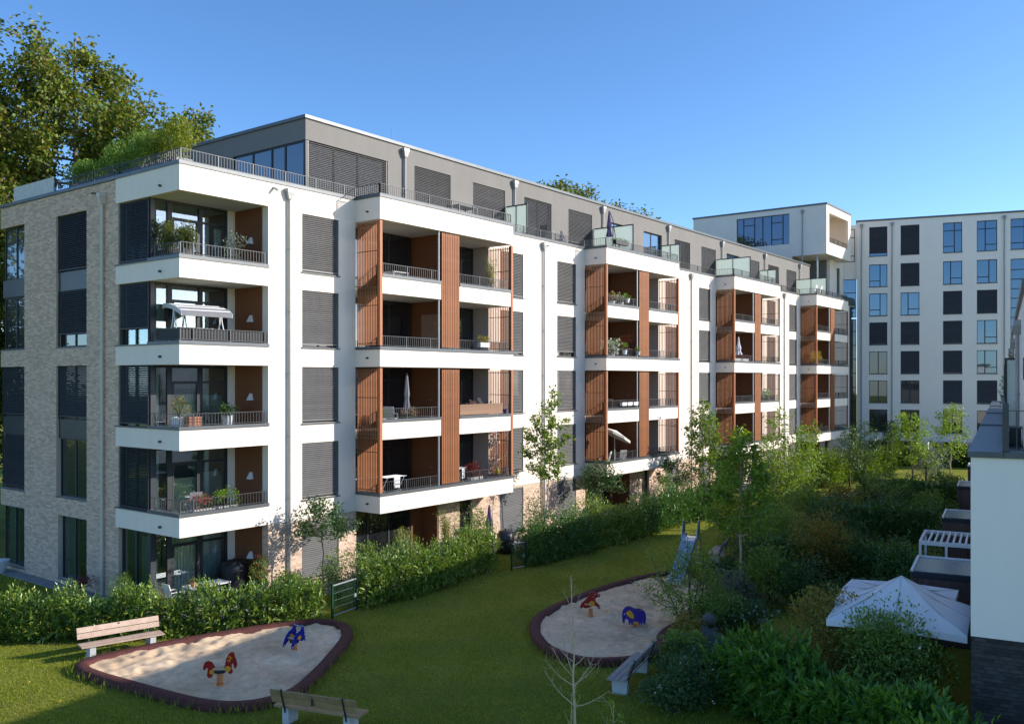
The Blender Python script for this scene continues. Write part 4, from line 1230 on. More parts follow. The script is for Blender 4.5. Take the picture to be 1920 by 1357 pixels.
def rider_cock(loc, rz):
    t = thing('spring_rider', 'red spring rider with upright head and curled tail plates in the wedge shaped sandpit', 'spring rider', loc, rz)
    coil(t, 0.40); t.scale = (0.74,) * 3
    head = [(0.16, 0.62), (0.20, 0.78), (0.24, 0.98), (0.32, 1.13), (0.43, 1.20), (0.51, 1.18), (0.52, 1.06), (0.58, 0.92), (0.62, 0.76), (0.58, 0.62), (0.52, 0.60), (0.50, 0.72),
            (0.46, 0.80), (0.42, 0.74), (0.42, 0.60), (0.47, 0.48), (0.42, 0.42), (0.33, 0.42), (0.28, 0.52)]
    tail = [(-0.16, 0.62), (-0.20, 0.74), (-0.28, 0.86), (-0.40, 0.90), (-0.52, 0.84), (-0.58, 0.70), (-0.56, 0.56), (-0.50, 0.58), (-0.46, 0.66), (-0.42, 0.62), (-0.43, 0.48), (-0.45, 0.36),
            (-0.38, 0.28), (-0.28, 0.30), (-0.22, 0.44)]
    for p in (head, tail):
        o = MB().plate(p, -0.03, 0.03).obj('head_plate' if p is head else 'tail_plate', 'red', t)
    for y in (-0.042, 0.042):
        MB().plate(oval(0.29, 0.60, 0.11, 0.10), y - 0.011, y + 0.011).obj('foot_disc', 'yellow', t)
        MB().plate(oval(-0.27, 0.50, 0.085, 0.08), y - 0.011, y + 0.011).obj('foot_disc', 'yellow', t)
        m = MB()
        for a, b in (((0.28, 0.90), (0.36, 0.86)), ((0.36, 0.86), (0.40, 0.98)), ((0.40, 0.98), (0.36, 1.06)), ((0.40, 0.98), (0.45, 0.99)), ((0.30, 1.0), (0.36, 1.06))):
            m.bar((a[0], y, a[1]), (b[0], y, b[1]), 0.025, 0.025)
        m.obj('bridle', 'yellow', t)
    MB().tube([(0.36, -0.22, 0.95), (0.36, 0.22, 0.95)], 0.018, 8).obj('handle', 'yellow', t)
    MB().plate([(-0.20, 0.60), (0.22, 0.60), (0.24, 0.645), (-0.22, 0.645)], -0.17, 0.17).obj('seat', 'seatwood', t)
    MB().box(-0.16, 0.2, -0.14, 0.14, 0.47, 0.595).obj('seat_base', 'black', t)
    return t

def rider_blue(loc, rz):
    t = thing('spring_rider', 'blue two sided spring rider with a cross bar, near the hedge in the wedge sandpit', 'spring rider', loc, rz)
    coil(t, 0.34); t.scale = (0.72,) * 3
    side = [(0.16, 1.12), (0.24, 1.14), (0.30, 1.08), (0.30, 0.92), (0.34, 0.78), (0.36, 0.62), (0.42, 0.48), (0.36, 0.44), (0.28, 0.50), (0.20, 0.46), (0.10, 0.50), (0.0, 0.54), (-0.14, 0.46),
            (-0.28, 0.34), (-0.36, 0.26), (-0.40, 0.36), (-0.34, 0.52), (-0.22, 0.72), (-0.06, 0.86), (0.10, 0.92), (0.18, 1.0)]
    for y in (-0.24, 0.24):
        MB().plate(side, y - 0.016, y + 0.016).obj('side_plate', 'blue', t)
        for yy in (y - 0.025, y + 0.025):
            MB().plate(oval(0.04, 0.64, 0.10, 0.085, rot=0.6), yy - 0.008, yy + 0.008).obj('yellow_oval', 'yellow', t)
        dots(t, [(0.33, 0.72), (0.36, 0.52), (-0.34, 0.34), (0.22, 1.08)], y - 0.02, 0.02, 'white', 'bolt_cap')
    MB().tube([(0.22, -0.2, 1.06), (0.22, 0.2, 1.06)], 0.018, 8).obj('cross_bar', 'galv', t)
    MB().box(-0.2, 0.16, -0.18, 0.18, 0.60, 0.64).obj('seat', 'seatwood', t)
    MB().box(-0.12, 0.12, -0.15, 0.15, 0.40, 0.597).obj('seat_base', 'black', t)
    return t

def rider_bear(loc, rz):
    t = thing('spring_rider', 'dark red animal spring rider at the rim of the rounded sandpit', 'spring rider', loc, rz)
    coil(t, 0.34); t.scale = (0.70,) * 3
    body = [(-0.52, 0.48), (-0.44, 0.66), (-0.26, 0.82), (-0.10, 0.98), (0.0, 1.14), (0.06, 1.22), (0.12, 1.18), (0.22, 1.22), (0.28, 1.15), (0.42, 1.10), (0.50, 1.03), (0.46, 0.95), (0.32, 0.93),
            (0.24, 0.86), (0.26, 0.72), (0.38, 0.62), (0.48, 0.50), (0.48, 0.36), (0.38, 0.36), (0.32, 0.48), (0.20, 0.54), (0.02, 0.46), (-0.14, 0.42), (-0.28, 0.40), (-0.38, 0.46), (-0.46, 0.38)]
    MB().plate(body, -0.03, 0.03).obj('body_plate', 'red', t)
    for y in (-0.042, 0.042):
        MB().plate(oval(0.06, 0.63, 0.15, 0.13, rot=0.3), y - 0.011, y + 0.011).obj('yellow_patch', 'yellow', t)
        dots(t, [(0.22, 1.08), (0.40, 1.04), (0.42, 0.44)], y, 0.022, 'white', 'eye')
    MB().tube([(0.12, -0.22, 0.98), (0.12, 0.22, 0.98)], 0.018, 8).obj('handle', 'yellow', t)
    MB().box(-0.30, 0.0, -0.15, 0.15, 0.60, 0.64).obj('seat', 'seatwood', t)
    return t

def rider_elephant(loc, rz):
    t = thing('spring_rider', 'violet blue elephant spring rider with yellow ears in the rounded sandpit', 'spring rider', loc, rz)
    coil(t, 0.20, turns=3); t.scale = (0.66,) * 3
    body = [(-0.60, 0.34), (-0.62, 0.56), (-0.61, 0.78), (-0.54, 0.92), (-0.42, 1.02), (-0.26, 1.05), (-0.12, 0.99), (0.0, 0.94), (0.16, 0.95), (0.34, 0.92), (0.48, 0.82), (0.55, 0.66), (0.56, 0.46),
            (0.52, 0.34), (0.56, 0.26), (0.42, 0.26), (0.40, 0.36), (0.36, 0.20), (0.20, 0.20), (0.20, 0.36), (-0.08, 0.36), (-0.08, 0.20), (-0.28, 0.20), (-0.30, 0.40), (-0.38, 0.48), (-0.46, 0.46),
            (-0.50, 0.34), (-0.48, 0.26), (-0.56, 0.25)]
    for y in (-0.14, 0.14):
        MB().plate(body, y - 0.018, y + 0.018).obj('body_plate', 'violet', t)
        yo = y * 1.2
        ear = [(-0.36, 0.86), (-0.26, 0.90), (-0.14, 0.84), (-0.04, 0.68), (-0.02, 0.54), (-0.12, 0.50), (-0.24, 0.56), (-0.36, 0.66), (-0.42, 0.76)]
        MB().plate(ear, yo - 0.011, yo + 0.011).obj('ear', 'yellow', t)
        dots(t, [(-0.50, 0.72), (-0.18, 0.26), (0.28, 0.26)], yo, 0.024, 'white', 'eye')
    MB().tube([(-0.22, -0.28, 0.92), (-0.22, 0.28, 0.92)], 0.018, 8).obj('handle', 'yellow', t)
    MB().box(-0.05, 0.36, -0.115, 0.115, 0.84, 0.875).obj('seat', 'seatwood', t)
    MB().box(-0.14, 0.24, -0.115, 0.115, 0.22, 0.30).obj('seat_base', 'yellow', t)
    return t
VX = R(-52.8)
rider_cock((-3.43, -7.21, 0.05), R(-48))
rider_blue((-0.34, -6.48, 0.05), R(4))
rider_bear((8.5, -11.34, 0.05), R(-50))
rider_elephant((8.14, -13.28, 0.05), R(-62))

def bench(loc, rz, wood, label, L=2.3, foot='concrete', back='steel'):
    """faces local -y; concrete blocks, seat boards, sloping back boards on struts"""
    t = thing('park_bench', label, 'bench', loc, rz)
    for x in (-L / 2 + 0.32, L / 2 - 0.32):
        MB().hexa([(x - 0.09, -0.19, 0), (x + 0.09, -0.19, 0), (x + 0.09, 0.20, 0), (x - 0.09, 0.20, 0), (x - 0.08, -0.21, 0.40), (x + 0.08, -0.21, 0.40), (x + 0.08, 0.22, 0.40), (x - 0.08, 0.22, 0.40)]).obj('leg', foot, t)
        MB().bar((x, 0.20, 0.30), (x, 0.40, 0.90), 0.05, 0.03, (1, 0, 0)).obj('strut', back, t)
    for i in range(3):
        y = -0.26 + i * 0.165
        MB().box(-L / 2, L / 2, y, y + 0.15, 0.402, 0.45).obj('seat_board', wood, t)
    for i in range(2):
        z0, y0 = 0.56 + i * 0.165, 0.243 + i * 0.055
        a = MB().hexa([(-L / 2, y0, z0), (L / 2, y0, z0), (L / 2, y0 + 0.04, z0 - 0.012), (-L / 2, y0 + 0.04, z0 - 0.012),
                       (-L / 2, y0 + 0.05, z0 + 0.15), (L / 2, y0 + 0.05, z0 + 0.15), (L / 2, y0 + 0.09, z0 + 0.138), (-L / 2, y0 + 0.09, z0 + 0.138)])
        a.obj('back_board', wood, t)
    MB().box(-0.03, 0.03, 0.33, 0.36, 0.60, 0.86).obj('brace', back, t)
    return t
bench((-3.42, -2.30, 0), R(-14), 'benchwood', 'pinkish wooden bench in the sun in front of the laurel hedge', 2.35)
bench((-3.62, -11.45, 0), R(-73) + math.pi, 'benchtan', 'brown wooden bench seen from behind at the bottom corner of the wedge shaped sandpit', 2.3)
bench((3.55, -15.75, 0), R(192.5), 'benchgrey', 'grey weathered bench on the near rim of the rounded sandpit', 2.5)
bench((20.5, -10.6, 0), R(194), 'benchgrey', 'grey weathered bench beyond the slide at the edge of the shrubs', 2.2)
MB().box(-0.5, 0.5, -0.2, 0.2, 0, 0.6).box(-0.53, 0.53, -0.23, 0.23, 0.6, 0.66)
cb_ = thing('concrete_block', 'low grey concrete seat block at the shrub edge behind the far bench', 'block', (24.2, -10.9, 0), R(40))
MB().box(-0.55, 0.55, -0.22, 0.22, 0, 0.55).obj('body', 'concrete', cb_)
MB().box(-0.60, 0.60, -0.26, 0.26, 0.552, 0.62).obj('top', 'benchgrey', cb_)

# slide: steps up at the far end, chute comes down into the sand
sl = thing('slide', 'stainless steel children slide with tall handrails ending in the rounded sandpit', 'slide', (14.0, -11.7, 0), R(13)); sl.scale = (0.78, 1.05, 0.80)
prof = [(0.0, 0.26), (0.55, 0.30), (1.0, 0.48), (3.4, 1.85), (3.8, 1.95), (4.4, 1.95)]
ch = MB()
for (x0, z0), (x1, z1) in zip(prof[:-1], prof[1:]):
    ch.hexa([(x0, -0.25, z0 - 0.02), (x1, -0.25, z1 - 0.02), (x1, 0.25, z1 - 0.02), (x0, 0.25, z0 - 0.02), (x0, -0.25, z0), (x1, -0.25, z1), (x1, 0.25, z1), (x0, 0.25, z0)])
ch.obj('chute', 'stainless', sl)
for s in (-1, 1):
    w = MB()
    for (x0, z0), (x1, z1) in zip(prof[:-1], prof[1:]):
        y0, y1 = s * 0.252, s * 0.275
        if s < 0: y0, y1 = y1, y0
        w.hexa([(x0, y0, z0 - 0.04), (x1, y0, z1 - 0.04), (x1, y1, z1 - 0.04), (x0, y1, z0 - 0.04), (x0, y0, z0 + 0.18), (x1, y0, z1 + 0.18), (x1, y1, z1 + 0.18), (x0, y1, z0 + 0.18)])
    w.obj('side_wall', 'stainless', sl)
    MB().plate([(3.3, 1.95), (3.55, 2.55), (3.75, 2.82), (3.95, 2.86), (4.1, 2.78), (4.18, 2.5), (4.2, 1.95)], s * 0.30 - 0.012, s * 0.30 + 0.012).obj('hand_panel', 'stainless', sl)
    MB().tube([(4.95, s * 0.28, 0.0), (4.3, s * 0.28, 1.9)], 0.03, 8).obj('ladder_rail', 'stainless', sl)
    MB().tube([(3.6, s * 0.24, 0.0), (3.6, s * 0.24, 1.9)], 0.03, 8).obj('support', 'galv', sl)
MB().tube([(0.6, 0, 0.0), (0.6, 0, 0.28)], 0.04, 8).obj('support', 'galv', sl)
for i in range(6):
    f = (i + 0.5) / 6.5
    x = 4.95 - 0.65 * f
    MB().box(x - 0.07, x + 0.07, -0.27, 0.27, 1.9 * f, 1.9 * f + 0.03).obj('step', 'galv', sl)

# stone ball fountain
bf = thing('stone_sculpture', 'weathered grey stone ball on a pedestal in the shrub bed', 'sculpture', (8.05, -15.95, 0))
MB().lathe([(0.26, 0.0), (0.26, 0.12), (0.19, 0.16), (0.17, 0.40), (0.22, 0.45), (0.27, 0.47), (0.27, 0.51), (0.12, 0.55)], 16).obj('pedestal', 'stone', bf)
n = 14
MB().lathe([(0.225 * math.sin(math.pi * (i + 0.35) / (n + 0.7)), 0.755 - 0.225 * math.cos(math.pi * (i + 0.35) / (n + 0.7))) for i in range(n + 1)], 20).obj('ball', 'stone', bf, smooth=True)
st = thing('stone_slab', 'grey stone slab leaning beside the stone ball pedestal', 'stone', (7.3, -16.5, 0), R(30))
MB().hexa([(-0.1, -0.5, 0), (0.12, -0.5, 0), (0.12, 0.4, 0), (-0.1, 0.4, 0), (0.12, -0.5, 0.35), (0.26, -0.5, 0.35), (0.26, 0.4, 0.80), (0.12, 0.4, 0.60)]).obj('slab', 'stone', st)

# ------------------------------------------------------------------ parasols and things in the right-hand garden
def parasol_square(loc, rz, half, z0, z1, label):
    t = thing('parasol', label, 'parasol', loc, rz)
    V = []; rim = []
    for i in range(4):
        a = math.pi / 4 + i * math.pi / 2
        b = a + math.pi / 4
        rim.append((half * math.sqrt(2) * math.cos(a), half * math.sqrt(2) * math.sin(a), z0))
        rim.append((half * math.cos(b), half * math.sin(b), z0 + 0.07))
    m = MB()
    apex = (0, 0, z1)
    mid = [tuple(np.array(p) * 0.5 + np.array(apex) * 0.5 - np.array([0, 0, 0.09])) for p in rim]
    m.v = [apex] + mid + rim + [(x, y, z - 0.16) for x, y, z in rim]
    k = 8
    for i in range(k):
        j = (i + 1) % k
        m.f += [(0, 1 + i, 1 + j), (1 + i, 1 + k + i, 1 + k + j, 1 + j), (1 + k + i, 1 + 2 * k + i, 1 + 2 * k + j, 1 + k + j)]
    m.obj('canopy', 'whitefab', t)
    MB().tube([(0, 0, 0), (0, 0, z1 - 0.03)], 0.03, 8).obj('pole', 'white', t)
    MB().box(-0.4, 0.4, -0.4, 0.4, 0, 0.08).obj('foot', 'concrete', t)
    r = MB()
    for p in rim: r.bar((0, 0, z1 - 0.08), (p[0] * 0.98, p[1] * 0.98, p[2] - 0.03), 0.02, 0.02)
    r.obj('ribs', 'galv', t)
    for i, p in enumerate(rim):
        q = m.v[1 + i]
        MB().tube([(0, 0, z1 + 0.004), (q[0], q[1], q[2] + 0.004), (p[0], p[1], p[2] + 0.004)], 0.010, 5).obj('seam', 'offwhite', t)
    return t
parasol_square((6.35, -22.0, 0), R(8), 1.56, 2.28, 3.22, 'large white square parasol in front of the timber shed')
parasol_square((9.65, -21.1, 0), R(8), 1.5, 1.98, 2.22, 'flatter white canopy half hidden behind the large white parasol')
lt = thing('string_light', 'string of small bulbs hanging under the large white parasol', 'string lights', (5.2, -22.9, 2.1))
pts = [(-0.9 + 0.3 * i, 0.05 * i, -0.08 + 0.05 * math.cos(i * 1.05)) for i in range(7)]
MB().tube(pts, 0.006, 4).obj('wire', 'black', lt)
for p in pts: MB().lathe([(0.012, -0.07), (0.028, -0.04), (0.02, -0.0)], 8, p).obj('bulb', 'white', lt)
pk = thing('planter_pot', 'tall pale planter with pink rim below the large white parasol', 'planter', (3.35, -22.55, 0))
MB().lathe([(0.15, 0), (0.24, 0.85), (0.235, 0.85), (0.2, 0.82)], 14).obj('pot', 'offwhite', pk)
MB().lathe([(0.26, 0.852), (0.26, 0.90), (0.18, 0.90)], 14).obj('rim', 'pinkrim' if False else 'purple', pk)
ch = thing('garden_chair', 'brown wicker garden chair in the shade under the large white parasol', 'chair', (5.0, -22.3, 0), R(200))
MB().box(-0.28, 0.28, -0.28, 0.28, 0.36, 0.44).obj('seat', 'brownfab', ch)
MB().hexa([(-0.28, 0.22, 0.442), (0.28, 0.22, 0.442), (0.28, 0.30, 0.442), (-0.28, 0.30, 0.442), (-0.26, 0.34, 1.0), (0.26, 0.34, 1.0), (0.26, 0.40, 1.0), (-0.26, 0.40, 1.0)]).obj('backrest', 'brownfab', ch)
for x in (-0.25, 0.25):
    for y in (-0.25, 0.25): MB().box(x - 0.02, x + 0.02, y - 0.02, y + 0.02, 0, 0.358).obj('leg', 'black', ch)

# lamp post and gates
lp = thing('lamp_post', 'slim dark lamp post with white head on the sunny lawn', 'lamp post', (60.5, -10.6, 0))
MB().tube([(0, 0, 0), (0, 0, 2.5)], 0.07, 8).obj('pole', 'black', lp)
MB().box(-0.17, 0.17, -0.17, 0.17, 2.5, 3.1).obj('lamp_head', 'white', lp)
MB().box(-0.2, 0.2, -0.2, 0.2, 3.102, 3.17).obj('lamp_cap', 'galv', lp)
def gate(p, q, label, h=1.15):
    p = Vector(p); q = Vector(q); d = q - p; L = d.length
    t = thing('garden_gate', label, 'gate', p, math.atan2(d.y, d.x))
    for x in (0, L): MB().box(x - 0.03, x + 0.03, -0.03, 0.03, 0, h + 0.05).obj('post', 'green', t)
    MB().box(0.05, L - 0.05, -0.02, 0.02, h - 0.04, h).obj('top_bar', 'galv', t)
    MB().box(0.05, L - 0.05, -0.02, 0.02, 0.08, 0.12).obj('bottom_bar', 'galv', t)
    b = MB()
    for i in range(22):
        x = 0.08 + (L - 0.16) * i / 21
        b.box(x - 0.004, x + 0.004, -0.004, 0.004, 0.12, h - 0.04)
    b.obj('wire_bars', 'green', t)
    w = MB()
    for z_ in (0.35, 0.6, 0.85): w.box(0.06, L - 0.06, 0.005, 0.012, z_ - 0.004, z_ + 0.004)
    w.obj('cross_wires', 'galv', t)
    MB().box(L - 0.16, L - 0.06, -0.035, 0.035, 0.5, 0.62).obj('lock', 'galv', t)
gate((3.02, -4.36, 0), (4.35, -4.15, 0), 'green wire gate in the gap between the two nearest hedges')
gate((12.95, -4.55, 0), (13.75, -4.7, 0), 'narrow green wire gate beside the grill at the first bay')

# ------------------------------------------------------------------ plants
def shoot_leaves(base, D, length, per, L, rng, jitter=0.02):
    """leafy shoots: 'per' leaves spiralling up each shoot"""
    n = len(base)
    t = np.tile(np.linspace(0.1, 1.0, per), (n, 1)) + rng.normal(0, 0.04, (n, per))
    P = base[:, None, :] + D[:, None, :] * (length[:, None] * t)[:, :, None]
    ang = (np.arange(per) * 2.4)[None, :] + rng.uniform(0, 6.28, (n, 1))
    A = unit(np.cross(D, rng.normal(0, 1, (n, 3)))); B = np.cross(D, A)
    rad = A[:, None, :] * np.cos(ang)[:, :, None] + B[:, None, :] * np.sin(ang)[:, :, None]
    w = 0.95 - 0.65 * t
    LD = rad * w[:, :, None] + D[:, None, :] * (0.45 + 0.5 * t)[:, :, None]
    P = P.reshape(-1, 3) + rng.normal(0, jitter, (n * per, 3))
    LL = (L * rng.uniform(0.7, 1.15, (n, per)) * (1.0 - 0.35 * np.abs(t - 0.55))).reshape(-1)
    return P, LD.reshape(-1, 3), LL

def sample_path(path, s):
    P = np.array(path, float)
    seg = np.linalg.norm(np.diff(P, axis=0), axis=1); cum = np.concatenate([[0], np.cumsum(seg)])
    d = s * cum[-1]
    x = np.interp(d, cum, P[:, 0]); y = np.interp(d, cum, P[:, 1])
    i = np.clip(np.searchsorted(cum, d) - 1, 0, len(seg) - 1)
    T = (P[i + 1] - P[i]) / seg[i][:, None]
    return np.stack([x, y], 1), T, cum[-1]

def hedge(label, path, width, h, seed, mat='l_laurel', L=0.13, dens=15, per=9, group='laurel hedges along the lawn', single=0, wob=0.16, cat='hedge', name='laurel_hedge'):
    L *= 1.22; rng = np.random.default_rng(seed)
    t = thing(name, label, cat, (path[0][0], path[0][1], 0), 0, group)
    o = np.array([path[0][0], path[0][1], 0.0])
    _, _, LEN_ = sample_path(path, np.array([0.5]))
    n = int(LEN_ * (2 * h + width) * dens)
    s = rng.uniform(0, 1, n)
    C, T, _ = sample_path(path, s)
    Nn = np.stack([T[:, 1], -T[:, 0]], 1)
    ph = rng.uniform(0, 6.28, 6); fr = rng.uniform(1.5, 9.0, 6)
    hh = h * (1 + wob * sum(np.sin(f * s * LEN_ * 0.55 + p) for f, p in zip(fr, ph)) / 3.0)
    ww = width * (1 + 0.14 * sum(np.sin(f * s * LEN_ * 0.5 + p * 2) for f, p in zip(fr, ph)) / 3.0)
    u = rng.uniform(0, 1, n)
    ptop = width / (2 * h + width)
    top = u < ptop
    side = np.where(rng.uniform(0, 1, n) < 0.5, -1.0, 1.0)
    lat = np.where(top, rng.uniform(-0.5, 0.5, n), side * (0.5 - 0.06 * rng.uniform(0, 1, n)))
    zz = np.where(top, hh * rng.uniform(0.9, 1.02, n), hh * rng.uniform(0.05, 0.98, n) ** 0.85)
    bulge = 1 - 0.22 * (zz / hh) ** 3 - 0.18 * np.exp(-zz / 0.25)
    depth = rng.uniform(0.0, 0.28, n)
    lat2 = lat * ww * bulge * np.where(top, 1, 1 - depth)
    B = np.stack([C[:, 0] + Nn[:, 0] * lat2, C[:, 1] + Nn[:, 1] * lat2, zz - np.where(top, depth * 0.5, 0)], 1)
    D = np.stack([Nn[:, 0] * np.where(top, lat * 1.0, side * 0.75), Nn[:, 1] * np.where(top, lat * 1.0, side * 0.75), np.where(top, 1.1, 0.65)], 1)
    D = unit(D + rng.normal(0, 0.28, (n, 3)))
    ln = rng.uniform(0.20, 0.62, n) * np.where(top, 1.25, 0.8)
    B = B - D * (ln * 0.45)[:, None]
    P, LD, LL = shoot_leaves(B, D, ln, per, L, rng)
    # leaves inside, so that the hedge is closed
    m = int(LEN_ * h * width * 260)
    s2 = rng.uniform(0, 1, m); C2, T2, _ = sample_path(path, s2); N2 = np.stack([T2[:, 1], -T2[:, 0]], 1)
    l2 = rng.uniform(-0.4, 0.4, m) * width
    P2 = np.stack([C2[:, 0] + N2[:, 0] * l2, C2[:, 1] + N2[:, 1] * l2, rng.uniform(0.03, 0.9, m) * h], 1)
    P = np.concatenate([P, P2]) - o; LD = np.concatenate([LD, rng.normal(0, 1, (m, 3)) + np.array([0, 0, 0.4])]); LL = np.concatenate([LL, np.full(m, L * 1.7)])
    keep = P[:, 2] > 0.0
    P, LD, LL = P[keep], LD[keep], LL[keep]
    if single:
        W = P + o
        fwd = np.array([0.7966, 0.6046]); rgt = np.array([0.6046, -0.7966])
        dx = W[:, :2] - np.array([-17.84, -27.94])
        dep = dx @ fwd; rr = (dx @ rgt) / dep
        vv = (8.2 - W[:, 2]) / dep
        vis = (rr < 0.565) & (rr > 0.14) & (vv < 0.375) & (W[:, 2] > h * 0.62)
        score = np.where(vis, LL / dep + 0.002 * (W[:, 2] / h) + rng.uniform(0, 0.001, len(P)), -1)
        one = np.argsort(-score)[:single]
        me = bpy.data.meshes.new('leaf')
        V1, F1 = leaf_arrays(np.zeros((1, 3)), np.array([[1.0, 0, 0]]), [1.0], [0.36], np.random.default_rng(1), 0.25, 0.0)
        me.from_pydata(V1.tolist(), [], F1.tolist()); me.update(); me.materials.append(M[mat])
        for i in one:
            d = Vector(LD[i]).normalized()
            up = Vector((rng.normal(0, 0.35), rng.normal(0, 0.35), 1.0))
            sd = d.cross(up).normalized(); uu = sd.cross(d)
            lo = link('leaf', me, t)
            k = float(LL[i])
            lo.matrix_local = Matrix(((d.x * k, -sd.x * k, uu.x * k, P[i][0]), (d.y * k, -sd.y * k, uu.y * k, P[i][1]), (d.z * k, -sd.z * k, uu.z * k, P[i][2]), (0, 0, 0, 1)))
        keep = np.ones(len(P), bool); keep[one] = False
        P, LD, LL = P[keep], LD[keep], LL[keep]
    leaves('leaves', P, LD, LL, LL * 0.36, mat, t, rng)
    st = MB(); rr = random.Random(seed)
    for i in range(int(LEN_ * 5)):
        c, tt, _ = sample_path(path, np.array([rr.random()]))
        a = rr.uniform(-0.3, 0.3) * width; x = c[0, 0] + tt[0, 1] * a - o[0]; y = c[0, 1] - tt[0, 0] * a - o[1]
        st.tube([(x, y, 0), (x + rr.uniform(-.15, .15), y + rr.uniform(-.15, .15), h * rr.uniform(0.5, 0.85))], [0.018, 0.008], 4)
    st.obj('stems', 'trunkdark', t)['kind'] = 'stuff'
    return t

def tree(name, label, x, y, h, cb, prof, nleaf, L, mat, seed, tr=0.06, bark='greybark', group=None, nb=26, rise=0.7, spread=0.10, twigs=5, z0=0.0, tube_twigs=True, clump=None, lean=(0, 0), multi=1, hang=0.15, wid=0.62):
    rng = np.random.default_rng(seed)
    t = thing(name, label, 'tree', (x, y, z0), 0, group)
    wood = MB()
    tips = []; wts = []
    axis = []
    for mI in range(multi):
        off = rng.normal(0, 0.16, 2) if multi > 1 else np.zeros(2)
        top = np.array([lean[0] + off[0] * 5 * (multi > 1), lean[1] + off[1] * 5 * (multi > 1), h * (0.97 if multi == 1 else rng.uniform(0.75, 0.97))])
        pts = []
        for i in range(8):
            f = i / 7
            w = rng.normal(0, 0.012 * h, 2) * (f * (1 - f) * 2)
            pts.append((off[0] * (1 - f) + top[0] * f + w[0], off[1] * (1 - f) + top[1] * f + w[1], top[2] * f))
        wood.tube(pts, [tr * (1.15 if i == 0 else 1) * (1 - 0.82 * i / 7) / (1 if multi == 1 else 1.4) for i in range(8)], 7)
        axis.append(np.array(pts))
    golden = rng.uniform(0, 6.28)
    for i in range(nb):
        ax = axis[i % multi]
        f = (i + 0.5) / nb
        z = cb + (ax[-1, 2] - cb) * f ** 0.9 * 0.97
        az = golden + i * 2.399 + rng.normal(0, 0.25)
        ln = max(0.12, prof(f)) * rng.uniform(0.7, 1.08)
        zs = max(z - ln * rise * (0.35 + 0.5 * f), cb * 0.75)
        sx = np.interp(zs, ax[:, 2], ax[:, 0]); sy = np.interp(zs, ax[:, 2], ax[:, 1])
        s = np.array([sx, sy, zs])
        e = np.array([sx + math.cos(az) * ln, sy + math.sin(az) * ln, z + ln * 0.12 * rng.normal()])
        bp = []
        for j in range(5):
            g = j / 4
            p = s + (e - s) * g
            p[2] += math.sin(g * math.pi) * ln * -0.10 + rng.normal(0, 0.015 * ln)
            bp.append(p)
        r0 = max(0.007, tr * 0.42 * (1 - 0.6 * f))
        wood.tube([tuple(p) for p in bp], [r0 * (1 - 0.75 * j / 4) for j in range(5)], 5, cap=False)
        bp = np.array(bp)
        for k in range(twigs):
            g = 0.30 + 0.70 * (k + rng.uniform(0, 1)) / twigs
            q = bp[0] + (bp[-1] - bp[0]) * g
            q = np.array([np.interp(g, np.linspace(0, 1, 5), bp[:, c]) for c in range(3)])
            d = unit((e - s)[None, :])[0] * 0.6 + rng.normal(0, 0.65, 3) + np.array([0, 0, 0.35])
            tl = ln * rng.uniform(0.18, 0.42) + 0.05
            q2 = q + d / np.linalg.norm(d) * tl
            if tube_twigs: wood.tube([tuple(q), tuple((q + q2) / 2 + rng.normal(0, 0.02, 3)), tuple(q2)], [r0 * 0.32, r0 * 0.25, r0 * 0.12], 4, cap=False)
            tips.append((q, q2)); wts.append(tl)
    for ax in axis:
        tips.append((ax[-2], ax[-1])); wts.append(0.3)
    wts = np.array(wts); wts = wts / wts.sum()
    ti = rng.choice(len(tips), nleaf, p=wts)
    A = np.array([a for a, b in tips])[ti]; B = np.array([b for a, b in tips])[ti]
    g = rng.uniform(0.1, 1.08, (nleaf, 1))
    P = A + (B - A) * g + rng.normal(0, spread, (nleaf, 3))
    ctr = np.stack([np.zeros(nleaf), np.zeros(nleaf), P[:, 2]], 1)
    D = unit(P - ctr) * 0.6 + rng.normal(0, 0.6, (nleaf, 3)) + np.array([0, 0, -hang])
    wood.obj('trunk', bark, t, smooth=True)
    if nleaf:
        leaves('crown', P, D, L * rng.uniform(0.65, 1.2, nleaf), L * wid * rng.uniform(0.8, 1.15, nleaf), mat, t, rng, 0.2, 1.6)
    return t

def ovate(r): return lambda f: r * (0.55 + 1.1 * f) * (1 - f) ** 0.75 * 1.25
def round_(r): return lambda f: r * math.sqrt(max(0.02, 1 - (2 * f - 0.95) ** 2))
def umbrella(r): return lambda f: r * (1.05 - 0.55 * f)
def columnar(r): return lambda f: r * (0.9 - 0.6 * f * f)

